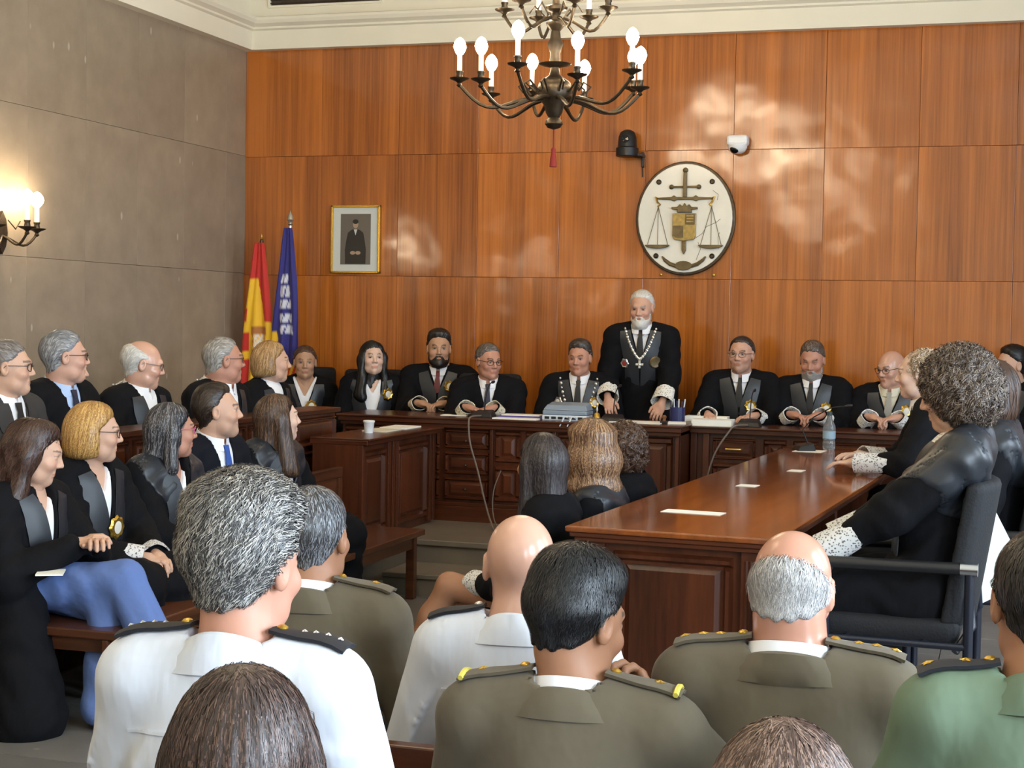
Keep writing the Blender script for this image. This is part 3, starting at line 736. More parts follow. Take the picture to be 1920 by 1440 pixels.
def hand_mesh(curl, spread=1.0, res=.0032):
    key = (curl, spread)
    if key in HANDS: return HANDS[key]
    s = SD(); s.ell((0, .048, 0), (.040, .050, .0145), k=.01); s.cap((0, -.03, 0), (0, .02, 0), .024, .026, k=.02)
    for i, (x, L) in enumerate(((-.031, .060), (-.0105, .074), (.0105, .070), (.031, .054))):
        p = A(x, .084 if i in (1, 2) else .077, .002); a = math.radians(-8-curl*34); ln = [L*.45, L*.32, L*.26]; r = .0092 if i < 3 else .0080
        dx = (x*2.6)*spread*(1-curl*.5)
        for q in range(3):
            d = A(dx*.9, math.cos(a), math.sin(a)); d /= np.linalg.norm(d); p2 = p+d*ln[q]
            s.cap(p, p2, r-.0006*q, r-.0006*(q+1), k=.0025); p = p2; a -= math.radians(10+curl*42)
    s.cap((-.030, .022, -.004), (-.052, .055, -.012), .0125, .0105, k=.012); s.cap((-.052, .055, -.012), (-.054, .084, -.018), .0105, .0085, k=.003)
    V, F = surfnet(s, (-.09, -.07, -.10), (.085, .19, .04), res)
    HANDS[key] = (V, F); return V, F
def orient(yd, zd):
    y = np.array(yd, float); y /= np.linalg.norm(y); z = np.array(zd, float); z = z-y*(z@y); z /= np.linalg.norm(z); x = np.cross(y, z)
    return np.stack([x, y, z], 1).astype(np.float32)
def ik(sh, wr, l1, l2, pole):
    sh, wr, pole = map(lambda v: np.array(v, float), (sh, wr, pole)); d = wr-sh; L = np.linalg.norm(d)
    if L > (l1+l2)*.995: wr = sh+d/L*(l1+l2)*.995; d = wr-sh; L = np.linalg.norm(d)
    u = d/L; a = (l1*l1-l2*l2+L*L)/(2*L); h = math.sqrt(max(l1*l1-a*a, 0)); p = pole-u*(pole@u); p /= np.linalg.norm(p)
    return sh+u*a+p*h, wr
NPEOPLE = [0]
SKINS = {'fair': (200, 158, 134), 'pink': (200, 154, 132), 'tan': (156, 110, 82), 'olive': (184, 142, 114), 'pale': (216, 180, 160), 'ruddy': (186, 134, 112)}
def person(o):
    """build one seated or standing person; every coordinate below is local to the person (faces +y)"""
    rng = np.random.default_rng(100+NPEOPLE[0]); NPEOPLE[0] += 1
    sc = o.get('s', 1.04); yaw = math.radians(o['yaw']); fz = o.get('floor', 0.0); fem = o.get('fem', False)
    hw = at(*o['px']) ; lean = o.get('lean', .05); hfwd = o.get('hfwd', .04)
    Rz = np.array([[math.cos(yaw), -math.sin(yaw)], [math.sin(yaw), math.cos(yaw)]])
    side = o.get('side', 0.0)
    rxy = hw[:2]-Rz @ np.array([side, lean+hfwd])
    T = thing('person', o['label'], 'person', (rxy[0], rxy[1], fz), yaw, o.get('group'))
    hz = hw[2]-fz; H = A(side, lean+hfwd, hz); HM = rotm(o.get('hyaw', 0), o.get('hpitch', 0), o.get('hroll', 0))
    seat = o.get('seat', .44); stand = o.get('stand', False)
    zp = seat+.10 if not stand else o.get('pelvis', .88)
    nb = A(side*.8, lean, hz-o.get('neck', .155)*sc); pel = A(0, 0, zp); fat = o.get('fat', 0.0)
    sw = o.get('sw', .165 if fem else .195); hi_res = o.get('res', 1.0)
    drop = o.get('drop', .045)
    # ---- head
    hs = head_sd(o); nl = (HM.T @ (nb-H))/sc
    nk = .045 if fem else .058+o.get('neckfat', 0)
    hs.cap((0, -.022, -.055), tuple(nl+A(0, 0, .03)), nk, nk+.004, k=.025); hs.cap(tuple(nl+A(0, .004, .03)), tuple(nl+A(0, .012, -.05)), nk+.004, nk+.004, k=.02)
    lo = np.minimum(A(-.11, -.135, -.14), nl-A(.09, .09, .05)); hi = np.maximum(A(.11, .14, .14), nl+A(.09, .09, .0))
    hV, hF = surfnet(hs, lo, hi, o.get('hres', .0048))
    sk = np.array(c8(*SKINS[o.get('skin', 'fair')])[:3]); C = np.tile(sk, (len(hV), 1))
    x, y, z = hV[:, 0], hV[:, 1], hV[:, 2]; ax = np.abs(x)
    red = np.clip(1-np.hypot((ax-.042)/.03, (z+.03)/.03), 0, 1)*(y > .04); C = C*(1-red[:, None]*A(.02, .16, .14))
    lip = ((z > -.0715) & (z < -.0535) & (ax < .0225-1.0*np.abs(z+.062)) & (y > .07)); C[lip] = sk*np.array([.80, .52, .50] if fem else [.82, .62, .58])
    if o.get('brow', True):
        bz = .026+.006*np.clip(ax/.03, 0, 1)-12*(ax-.03)**2; br = (np.abs(z-bz) < (.0032 if fem else .0048)) & (ax > .013) & (ax < .048) & (y > .05); C[br] = C[br]*.25+np.array(c8(*o.get('browc', (50, 38, 30)))[:3])*.75
    eye = (np.hypot((ax-.032)/.0125, (z-.0055)/.0058) < 1) & (y > .06)
    if not o.get('closed'):
        C[eye] = np.array(c8(150, 130, 118)[:3]); ir = (np.hypot((ax-.032)/.0062, (z-.0055)/.0062) < 1) & (y > .06); C[ir] = np.array(c8(46, 34, 28)[:3])
    lid = (np.abs(z-.0125) < .0024) & (ax > .019) & (ax < .046) & (y > .06); C[lid] = sk*.45
    if o.get('stubble'):
        sb = np.clip((-.03-z)/.03, 0, 1)*(y > -.01)*(z > -.125); C = C*(1-sb[:, None]*o['stubble']*.55)
    if o.get('scalp'):
        s_ = np.clip((z-.02+.4*y)/.03, 0, 1)*0
    parts = [((hV*sc)@HM.T+H, hF, C)]
    # ---- limbs
    shR = nb+A(sw, -.012+o.get('shfwd', 0), -drop); shL = nb+A(-sw, -.012+o.get('shfwd', 0), -drop)
    l1 = .285*sc; l2 = .25*sc; d_w = ((.10, lean+.26, zp+.10), (-.10, lean+.26, zp+.10))
    wr = o.get('wrists', d_w); elb = []; wri = []
    for i, s_ in enumerate((shR, shL)):
        pole = o.get('poles', ((.75, -.5, -.6), (-.75, -.5, -.6)))[i]
        e_, w_ = ik(s_, wr[i], l1, l2, pole); elb.append(A(*e_)); wri.append(A(*w_))
    legs = o.get('legs')
    if legs is None:
        if stand: legs = [((.09, 0, zp), (.10, .02, zp*.52), (.10, 0, .08)), ((-.09, 0, zp), (-.10, .02, zp*.52), (-.10, 0, .08))]
        else:
            ky = o.get('knee', .43)
            legs = [((.09, .02, zp-.02), (.11, ky, seat+.06), (.11, ky-.02, .09)), ((-.09, .02, zp-.02), (-.11, ky, seat+.06), (-.11, ky-.02, .09))]
    chest = nb*.68+pel*.32+A(0, .012, 0); belly = nb*.30+pel*.70+A(0, .02, 0)
    out_ = o.get('out', {})
    def torso(s, g, arms=True, sl=0.0, cuff=None, legg=None):
        s.ell(chest, (sw*.92+g+fat*.5, .112+g+fat*.5, .20), k=.05); s.ell(belly, (.150+g+fat, .118+g+fat, .20), k=.08)
        s.ell(pel+A(0, -.01, 0), (.165+g+fat*.6, .125+g+fat*.4, .12), k=.08)
        s.cap(shR+A(-.02, 0, 0), shL+A(.02, 0, 0), .058+g, k=.06)
        for sh in (shR, shL): s.cap(nb+A(0, -.02, .0), sh*.75+nb*.25+A(0, 0, .018), .052+g, .048+g, k=.04)
        if arms:
            for i, sh in enumerate((shR, shL)):
                s.cap(sh, elb[i], .056+g+sl*.3, .047+g+sl, k=.035)
                if arms != 'short': 
                    cu_ = out_.get('clen', .105)*.75/l2 if (out_.get('cuff') and out_.get('cuffs_on', (1, 1))[i]) else o.get('slv', .0)
                    we = wri[i]*(1-cu_)+elb[i]*cu_
                    s.cap(elb[i], we, .045+g+sl, (cuff or .034+g+sl), k=.025)
        if legg:
            for (h_, kn, an) in legs:
                s.cap(h_, kn, .088+legg, .062+legg, k=.05); s.cap(kn, an, .060+legg, legg+o.get('hem', .05), k=.03)
        return s
    lo_b = np.min(np.array([pel-A(.3, .28, .3), shL-A(.2, .2, .6)]+[e-.16 for e in elb]+[w_-.14 for w_ in wri]+[A(*q)-.2 for l in legs for q in l]), 0); lo_b[2] = max(lo_b[2], .0)
    hi_b = np.max(np.array([pel+.3, shR+A(.2, .2, .2), nb+.12]+[e+.16 for e in elb]+[w_+.14 for w_ in wri]+[A(*q)+.2 for l in legs for q in l]), 0)
    # skin of trunk and arms, hidden under the clothes, and hands
    bs = torso(SD(), -.03, True); 
    if o.get('bare_legs'):
        for (h_, kn, an) in legs: bs.cap(h_, kn, .078, .054, k=.03); bs.cap(kn, np.array(kn)*.62+np.array(an)*.38, .050, .056, k=.03); bs.cap(np.array(kn)*.62+np.array(an)*.38, an, .055, .034, k=.03)
    V, F = surfnet(bs, lo_b, hi_b, .011 if o.get('bare_legs') else .02); parts.append((V, F, np.tile(sk, (len(V), 1))))
    hp = o.get('hands', ('relax', 'relax')); curls = {'relax': .45, 'flat': .12, 'fist': .95, 'clasp': .75}
    hn = o.get('palm', ((0, 0, 1), (0, 0, 1))); hd = o.get('hdir', (None, None))
    for i in range(2):
        if hp[i] is None: continue
        V, F = hand_mesh(curls[hp[i]], .4 if hp[i] in ('clasp', 'flat') else .8); V = V*1.02*sc
        if i == 1: V = V*A(-1, 1, 1); F = F[:, ::-1]
        d = hd[i] if hd[i] is not None else wri[i]-elb[i]
        M = orient(d, hn[i]); parts.append((V@M.T+wri[i]+M[:, 1]*.012, F, np.tile(sk*.97, (len(V), 1))))
    Vs = []; Fs = []; Cs = []; n0 = 0
    for V, F, c in parts: Vs.append(V); Fs.append(F+n0); Cs.append(c); n0 += len(V)
    link('body', mesh_np('body', np.concatenate(Vs), [np.concatenate(Fs)], True, np.concatenate(Cs)), 'skin_shine' if o.get('shine') else 'skin', T)
    toT = lambda V: (np.asarray(V, np.float32)*sc)@HM.T+H
    # ---- hair
    for hk in ('hair', 'beard'):
        if not o.get(hk): continue
        h = o[hk]
        if hk == 'hair': s, lo, hi = hair_sd(h, hs)
        else:
            s = SD(); bl = h.get('len', 0); s.fn(lambda P: hs(P)-.005-bl*np.clip((-.07-P[:, 2])/.05, 0, 1)*np.clip((P[:, 1]-.03)/.04, 0, 1))
            s.fn(lambda P: P[:, 2]+.043+np.clip(np.abs(P[:, 0])-.022, 0, .022)*1.25-np.clip((.05-P[:, 1]), 0, .05)*1.25+.002*np.sin(P[:, 0]*260), k=.008, op=2); s.ell((0, .10, -.061), (.017, .03, .0075), k=.004, op=-1)
            s.fn(lambda P: .012-P[:, 1], k=.008, op=2); s.fn(lambda P: -.128-bl-P[:, 2], k=.01, op=2)
            lo, hi = A(-.11, -.02, -.16), A(.11, .13, .03); h = dict(h, style='short')
        V, F = surfnet(s, lo, hi, h.get('res', .0058)); col = hair_color(*h['col'])
        n1 = len(V); cc = np.tile(col.base, (n1, 1))*rng.uniform(.9, 1.1, (n1, 1))
        if h['style'] == 'short' and hk == 'hair':
            sm_ = np.clip((.035-V[:, 2:3])/.05, 0, 1)*.55; cc = cc*(1-sm_)+np.array(c8(*h['col'][1])[:3])*sm_
        if h.get('n', 900) > 0 and n1:
            V2, F2, C2 = strands(s, V, h, col, h.get('n', 900), rng); V = np.concatenate([V, V2]); F = np.concatenate([F, F2+n1]); cc = np.concatenate([cc, C2])
        link(hk, mesh_np(hk, toT(V), [F], True, cc), 'hair', T)
    # ---- glasses
    if o.get('glasses'):
        m = MB(); r = .0019
        for e in (-1, 1):
            m.tube([(e*.034+.024*math.cos(a)*(1 if abs(math.cos(a)) < .8 else .96), .100-.012*abs(math.cos(a))*(1 if e*math.cos(a) > 0 else 0), .004+.0175*math.sin(a)) for a in [2*math.pi*q/14 for q in range(15)]], r, 5)
            m.tube([(e*.058, .090, .010), (e*.078, .07, .012), (e*.083, .0, .012), (e*.082, -.015, -.002)], r, 5)
        m.tube([(-.011, .102, .008), (0, .108, .011), (.011, .102, .008)], r, 5)
        m.V = toT(m.V).tolist(); m.build('glasses', o['glasses'], T, smooth=True)
    # ---- clothes
    out = o.get('out', {}); kind = out.get('kind', 'robe'); shirt_sd = torso(SD(), -.006, True)
    gmat = out.get('mat', {'robe': 'robe_black', 'suit': 'suit_black', 'army': 'army_olive', 'shirt': 'white_shirt_cloth'}[kind])
    vz = out.get('v', nb[2]-.26); vw = out.get('vw', .075)
    if kind == 'robe':
        g = torso(SD(), .016, True, .014, .054, .045 if out.get('skirt', True) else None)
        if out.get('skirt', True) and not stand: g.cap((0, .1, seat), (0, .36, seat), .11, .10, k=.06)
        if stand: g.cap((0, 0, zp), (0, 0, .1), .19, .24, k=.08)
        if out.get('drape'):
            for q in out['drape']: g.cap(q[0], q[1], q[2], q[3], k=.05)
        g.disp(lambda P: .0045*np.sin(P[:, 0]*46+5*np.sin(P[:, 2]*9)+P[:, 1]*18)*np.clip((nb[2]-.1-P[:, 2])/.25, 0, 1)+.003*np.sin(P[:, 2]*58+P[:, 0]*30+3*np.sin(P[:, 1]*23)))
    elif kind in ('suit', 'army'):
        g = torso(SD(), .012, True, .004, .045, None)
        for sh in (shR, shL): g.ell(sh+A(0, 0, .008), (.062, .062, .05), k=.04)
        g.disp(lambda P: -(.009*(1-np.abs(np.sin(P[:, 2]*11+np.abs(P[:, 0])*17+1.2*np.sin(P[:, 0]*11+P[:, 1]*8))))**3*np.clip((np.abs(P[:, 0])-.07)/.08, 0, 1))*np.clip((nb[2]-.13-P[:, 2])/.10, 0, 1))
    else:
        g = torso(SD(), .010, 'short' if out.get('short') else True, .016, .05, None)
        g.disp(lambda P: -(.013*(1-np.abs(np.sin(P[:, 2]*13+np.abs(P[:, 0])*19+1.2*np.sin(P[:, 0]*13+P[:, 1]*8))))**3*np.clip((np.abs(P[:, 0])-.04)/.08, 0, 1)+.006*(1-np.abs(np.sin(P[:, 0]*26+P[:, 2]*5)))**3)*np.clip((nb[2]-.10-P[:, 2])/.08, 0, 1))
    gt = torso(SD(), .017 if kind == 'robe' else .013, False)
    full = SD(); full.fn(g)
    cl = o.get('clip'); 
    if cl is not None: full.fn(lambda P: cl-P[:, 2], k=.005, op=2)
    if kind != 'shirt' and not o.get('noV'):
        sl_ = math.atan2(vw, nb[2]+.03-vz); cs, sn = math.cos(sl_), math.sin(sl_); xo = nb[0]
        full.fn(lambda P: np.maximum(np.abs(P[:, 0]-xo)*cs-(P[:, 2]-vz)*sn, nb[1]+.012-P[:, 1]), k=.004, op=-1)
    full.cap(nb+A(0, -.012, .035), nb+A(0, .03, .25), nk*sc+.012, nk*sc+.02, k=.006, op=-1)
    full.cap(nb+A(0, -.012, .035), nb+A(0, .012, -.02), nk*sc+.012, nk*sc+.004, k=.006, op=-1)
    V, F = surfnet(full, lo_b-.04, hi_b+.04, .0125/hi_res)
    link({'robe': 'robe', 'suit': 'jacket', 'army': 'jacket', 'shirt': 'shirt'}[kind], mesh_np('garment', V, [F]), gmat, T)
    if kind != 'shirt':
        s2 = torso(SD(), -.004, False); s2.fn(lambda P: (nb[2]-.46)-P[:, 2], k=.01, op=2)
        s2.cap(nb+A(0, -.012, .03), nb+A(0, .04, .25), nk*sc+.004, k=.006, op=-1)
        if out.get('open'):   # bare neckline instead of a collar
            s2.fn(lambda P: np.maximum(np.abs(P[:, 0])*.9-(P[:, 2]-(nb[2]-.10))*.45, nb[1]-P[:, 1]), k=.004, op=-1)
        V, F = surfnet(s2, nb-A(.3, .2, .47), nb+A(.3, .26, .1), .011); link('shirt', mesh_np('shirt', V, [F]), out.get('shirt', 'white_cloth'), T)
    front = A(0, -1, 0); y0 = nb[1]+.45
    if not out.get('open') and kind != 'shirt':
        # collar band round the neck, open at the throat
        m = MB(); nseg = 26; Rk = nk*sc+.012; stand_h = out.get('ch', .036); V = []; F = []
        for q in range(nseg+1):
            a = math.radians(100+ (340)*q/nseg) if kind != 'armyx' else 0
            cx, cy = math.cos(a), math.sin(a); bk = .5-.5*cy
            base = nb+A(cx*(Rk+.004), .004+cy*(Rk+.008), -.004+.034*bk-.016*(1-bk)); top = nb+A(cx*(Rk-.004), .012+cy*(Rk+.001), .004+.034*bk-.016*(1-bk)+stand_h)
            V += [tuple(base), tuple(top), tuple(top+A(cx, cy, 0)*.005), tuple(base+A(cx, cy, 0)*.012-A(0, 0, .008))]
            if q:
                b0 = (q-1)*4
                for e in range(4): F.append((b0+e, b0+(e+1) % 4, b0+4+(e+1) % 4, b0+4+e))
        F += [(0, 1, 2, 3), tuple(nseg*4+e for e in (3, 2, 1, 0))]
        MB().add(V, F).build('shirt_collar', out.get('shirt', 'white_cloth') if kind != 'shirt' else gmat, T, smooth=True)
    if kind == 'shirt' or (kind in ('army', 'suit') and out.get('jcol', kind == 'army')):
        nseg = 30; Rk = nk*sc+(.013 if kind == 'shirt' else .020); hb = .052 if kind == 'shirt' else .040; V = []; F = []; bots = []
        for q in range(nseg+1):
            a = math.radians(112+316*q/nseg); cx, cy = math.cos(a), math.sin(a); bk = .5-.5*cy
            bots.append(nb+A(cx*(Rk+.010+.022*bk**1.5), -.012+cy*(Rk+.006+.020*bk**1.5), -.006+.006*bk-.05*(1-bk)))
        bots = np.array(bots)
        cxs = np.abs(np.cos(np.radians(112+316*np.arange(nseg+1)/nseg)))
        for _ in range(6): bots = bots-grad(g, bots)*(g(bots)-(.005-.022*np.clip(cxs-.55, 0, 1)))[:, None]
        for q in range(nseg+1):
            a = math.radians(112+316*q/nseg); cx, cy = math.cos(a), math.sin(a); bk = .5-.5*cy
            top = nb+A(cx*Rk, -.002+cy*(Rk+.004), .018+hb*bk-.04*(1-bk)); mid = top+A(cx*.010, cy*.010, -.003); inn = nb+A(cx*(Rk-.003), -.002+cy*Rk, -.03); bot = bots[q]
            mm_ = (mid*.45+bot*.55)+A(cx, cy, .6)*.004
            V += [tuple(inn), tuple(top), tuple(mid), tuple(mm_), tuple(bot)]
            if q:
                b0 = (q-1)*5
                for e in range(5): F.append((b0+e, b0+(e+1) % 5, b0+5+(e+1) % 5, b0+5+e))
        F += [(0, 1, 2, 3, 4), tuple(nseg*5+e for e in (4, 3, 2, 1, 0))]
        MB().add(V, F).build('jacket_collar' if kind != 'shirt' else 'shirt_collar', gmat, T, smooth=True)
    if out.get('tie'):
        zt = nb[2]-.005
        strip_on(shirt_sd, [(nb[0], y0, zt), (nb[0], y0, zt-.035), (nb[0]+.002, y0, zt-.06), (nb[0]+.004, y0, max(vz-.05, zt-.38))], [.036, .024, .034, .066], front, .012, .008, 5, 12).build('tie', out['tie'], T, smooth=True)
    if kind == 'robe' and out.get('facing', True):
        for e in (-1, 1):
            strip_on(gt, [(nb[0]+e*.105, y0, nb[2]-.005), (nb[0]+e*(vw*.72+.045), y0, nb[2]-.07), (nb[0]+e*.055, y0, vz), (nb[0]+e*.05, y0, vz-.22)], [.07, .085, .095, .10], front, .002, .004, 5, 16).build('robe_facing', 'robe_satin', T, smooth=True)
    if kind in ('suit',) or out.get('lapel'):
        for e in (-1, 1):
            strip_on(gt, [(nb[0]+e*.085, y0, nb[2]+.0), (nb[0]+e*(vw*.8+.03), y0, nb[2]-.09), (nb[0]+e*.03, y0, vz)], [.05, .075, .03], front, .002, .005, 4, 10).build('lapel', gmat, T, smooth=True)
    def on_front(x_, z_):
        Q = march(gt, A(nb[0]+x_, y0, nb[2]+z_)[None], front); N = grad(gt, Q); Q = Q+N*.006; return Q[0], N[0]
    def disc_part(name, x_, z_, r, mat, lobes=8, center=None):
        Q, N = on_front(x_, z_); M = orient(np.cross(N, A(1, 0, 0)) if abs(N[0]) < .9 else A(0, 0, 1), N)
        pts = []; 
        for q in range(32):
            a = 2*math.pi*q/32; rr = r*(1+.10*math.cos(lobes*a)) if lobes else r; pts.append((rr*math.cos(a), rr*math.sin(a)))
        V = [(x*.97, y, .004) for x, y in pts]+[(x*.8, y*.8, .012) for x, y in pts]+[(x*.5, y*.5, .009) for x, y in pts]
        F = [(q, (q+1) % 32, 32+(q+1) % 32, 32+q) for q in range(32)]+[(32+q, 32+(q+1) % 32, 64+(q+1) % 32, 64+q) for q in range(32)]+[tuple(range(64, 96))]
        b = MB().add(((np.array(V)@M.T)+Q).tolist(), F).build(name, mat, T, smooth=True)
        if center: MB().add(((np.array([(r*.5*math.cos(a), r*.56*math.sin(a), .012) for a in [2*math.pi*q/16 for q in range(16)]]+[(0, 0, .016)])@M.T)+Q).tolist(), [(q, (q+1) % 16, 16) for q in range(16)]).build('emblem', center, b, smooth=True)
    for bd in out.get('badge', []): disc_part('badge', *bd)
    if out.get('chain'):
        wch, zch = out['chain']; pts = []
        for q in range(33):
            u = -1+2*q/32; pts.append((nb[0]+wch*u*(1 if abs(u) > .5 else 1), y0, nb[2]+.005+zch*(1-abs(u)**1.5)))
        P = march(gt, np.array(pts), front); N = grad(gt, P); P = P+N*.004; m = MB()
        for q in range(33):
            c = P[q]+N[q]*.008; r = .0105 if q % 2 else .0075; m.ball(tuple(c), (r, .006, r*1.25), 8)
        ch = m.build('collar_chain', 'silver', T, smooth=True)
        c = P[16]+N[16]*.01+A(0, 0, -.035); mm = MB()
        for a in range(4): mm.box(c[0]-.007, c[0]+.007, c[1]-.004, c[1]+.004, c[2]-.026, c[2]+.026) if a == 0 else (mm.box(c[0]-.026, c[0]+.026, c[1]-.004, c[1]+.004, c[2]-.007, c[2]+.007) if a == 1 else None)
        mm.ball(tuple(c), (.013, .008, .013), 8); mm.build('pendant', 'silver', ch)
    if out.get('backchain'):
        pts = [(nb[0]+.17*u, nb[1]-.02-.05*(1-u*u), nb[2]+.3) for u in np.linspace(-1, 1, 25)]
        P = march(g, np.array(pts), A(0, 0, -1)); m = MB()
        for q in P: m.ball((q[0], q[1], q[2]+.004), .007, 6)
        m.build('collar_chain', 'silver', T, smooth=True)
    cuffs = out.get('cuff')
    if cuffs:
        for i in range(2):
            if out.get('cuffs_on', (1, 1))[i] == 0: continue
            d = wri[i]-elb[i]; d = d/np.linalg.norm(d); M = orient(d, (0, 0, 1) if abs(d[2]) < .9 else (0, 1, 0)); nseg = 22; V = []; F = []
            r0, r1 = out.get('cr', (.059, .062)); y_0, y_1 = -out.get('clen', .105), .012
            prof = [(r0, y_0), ((r0+r1)/2, (y_0+y_1)/2), (r1, y_1), (r1-.006, y_1-.002), (r0-.006, y_0)]
            for (r, yy) in prof:
                for q in range(nseg):
                    a = 2*math.pi*q/nseg; rr = r*(1+.03*math.sin(5*a)); V.append((rr*math.cos(a), yy+(.004*math.sin(11*a) if yy == y_1 else 0), rr*.86*math.sin(a)))
            for p_ in range(len(prof)-1):
                for q in range(nseg): F.append((p_*nseg+q, p_*nseg+(q+1) % nseg, (p_+1)*nseg+(q+1) % nseg, (p_+1)*nseg+q))
            MB().add(((np.array(V)@M.T)+wri[i]).tolist(), F).build('lace_cuff', cuffs, T, smooth=True)
    if kind == 'shirt':
        back = A(0, 1, 0); yb = nb[1]-.45
        if kind == 'shirt':
            strip_on(g, [(nb[0]-sw*.92, yb, nb[2]-.115), (nb[0], yb, nb[2]-.10), (nb[0]+sw*.92, yb, nb[2]-.115)], [.005]*3, back, .0012, .003, 3, 30).build('yoke_seam', gmat, T, smooth=True)
    # ---- shoulder boards
    if out.get('epaulette'):
        emat, stars, tab = out['epaulette']
        for e in (-1, 1):
            p0 = A(nb[0]+e*.072, nb[1]-.008, nb[2]+.3); p1 = A(nb[0]+e*(sw+.025), nb[1]-.012, nb[2]+.3)
            ep = strip_on(g, [p0, p1], [.045, .056], A(0, 0, -1), .004, .007, 4, 8); eo = ep.build('epaulette', emat, T, smooth=True)
            for q in range(stars):
                fr = .42+.46*q/max(stars-1, 1) if stars > 1 else .7
                Q = march(g, (p0*(1-fr)+p1*fr)[None], A(0, 0, -1)); N = grad(g, Q)[0]; M = orient((0, 1, 0), N); V = []; ss = out.get('ss', .0125)
                for a in range(10):
                    rr = ss if a % 2 == 0 else ss*.45; V.append((rr*math.sin(a*math.pi/5), rr*math.cos(a*math.pi/5), .011))
                V.append((0, 0, .015)); F = [(a, (a+1) % 10, 10) for a in range(10)]+[tuple(range(9, -1, -1))]
                MB().add((np.array(V)@M.T+Q[0]).tolist(), F).build('rank_star', out.get('starmat', 'gold'), eo)
            Q = march(g, (p0*.88+p1*.12)[None], A(0, 0, -1)); N = grad(g, Q)[0]; M = orient((0, 1, 0), N)
            mm = MB().lathe([(.010, .009), (.010, .013), (.006, .016), (.001, .017)], n=12); mm.V = (np.array(mm.V)@M.T+Q[0]).tolist(); mm.build('button', 'gold' if stars else 'silver', eo, smooth=True)
            if tab:
                Q = march(g, np.array([p1*.96+p0*.04+A(0, yy, 0) for yy in np.linspace(-.034, .034, 9)]), A(0, 0, -1))
                MB().tube([tuple(q+A(0, 0, .013)) for q in Q], .006, 6).build('cord', 'yellow_cord', eo, smooth=True)
    # ---- trousers and shoes
    if out.get('trouser', kind != 'robe' or not out.get('skirt', True)):
        ts = SD(); ts.ell(pel+A(0, 0, -.01), (.175+fat*.6, .135+fat*.4, .13), k=.05)
        for (h_, kn, an) in legs: ts.cap(h_, kn, .098, .074, k=.05); ts.cap(kn, an, .072, o.get('hem', .055), k=.022)
        ts.disp(lambda P: .004*np.sin(P[:, 1]*40+P[:, 2]*25+3*np.sin(P[:, 0]*30)))
        V, F = surfnet(ts, lo_b-.03, hi_b+.03, .014/min(hi_res, 1.2)); link('trousers', mesh_np('trousers', V, [F]), out.get('tmat', gmat if kind != 'shirt' else 'suit_navy'), T)
    if o.get('shoes', True):
        for (h_, kn, an) in legs:
            a_ = A(*an); s = SD(); s.cap((a_[0], a_[1]-.03, max(a_[2]-.045, .04)), (a_[0], a_[1]+.13, max(a_[2]-.06, .03)), .04, .033, k=.02); s.cap(a_, (a_[0], a_[1], max(a_[2]-.03, .05)), .042, .04, k=.03)
            V, F = surfnet(s, a_-A(.07, .1, .12), a_+A(.07, .2, .07), .012); link('shoe', mesh_np('shoe', V, [F]), 'shoe_black', T)
    for f in o.get('extra', []): f(T, dict(nb=nb, H=H, g=g, wri=wri, elb=elb, toT=toT))
    return T

def yoke(r=.23, mat='robe_satin', dz=.0):
    def f(T, k):
        nb, g = k['nb'], k['g']; s = SD(); s.fn(lambda P: g(P)-.006); s.ell(nb+A(0, .0, -.03+dz), (r, r, r*.85), k=.006, op=2)
        s.fn(lambda P: -(g(P)+.008), k=.004, op=2)
        s.cap(nb+A(0, -.012, .0), nb+A(0, .03, .3), .07, k=.006, op=-1)
        s.fn(lambda P: np.maximum(np.abs(P[:, 0]-nb[0])*.9-(P[:, 2]-(nb[2]-.22))*.35, nb[1]+.02-P[:, 1]), k=.004, op=-1)
        V, F = surfnet(s, nb-.3, nb+.3, .009); link('robe_yoke', mesh_np('robe_yoke', V, [F]), mat, T)
    return f
def watch(i):
    def f(T, k):
        d = k['wri'][i]-k['elb'][i]; d /= np.linalg.norm(d); M = orient(d, (0, 0, 1)); m = MB().lathe([(.031, -.008), (.034, -.006), (.034, .006), (.031, .008)], n=16)
        V = np.array(m.V)[:, [0, 2, 1]]; m.V = (V@M.T+k['wri'][i]-d*.01).tolist(); m.build('watch', 'silver', T, smooth=True)
    return f
GREY = ((116, 112, 108), (196, 192, 188), .5); WHITE = ((190, 186, 180), (226, 222, 216), .5); DARK = ((26, 20, 17), (48, 38, 32), .4); BLACK = ((14, 12, 13), (34, 30, 32), .3)
BROWN = ((52, 34, 25), (92, 64, 46), .35); SALT = ((62, 60, 60), (150, 148, 148), .4)
def J(**k):
    d = dict(floor=.27, seat=.40, lean=.09, s=1.0, wrists=((.09, .40, .745), (-.09, .40, .745)), hands=('relax', 'relax'), hdir=((-.8, .5, -.12), (.8, .5, -.12)), shoes=False, knee=.26,
             poles=((.45, -.4, -.9), (-.45, -.4, -.9))); d.update(k); return d
BADGE = lambda x, z, r=.042: ('' or (x, z, r, 'gold', 8, 'badge_white'))
PEOPLE = []
P_ = PEOPLE.append
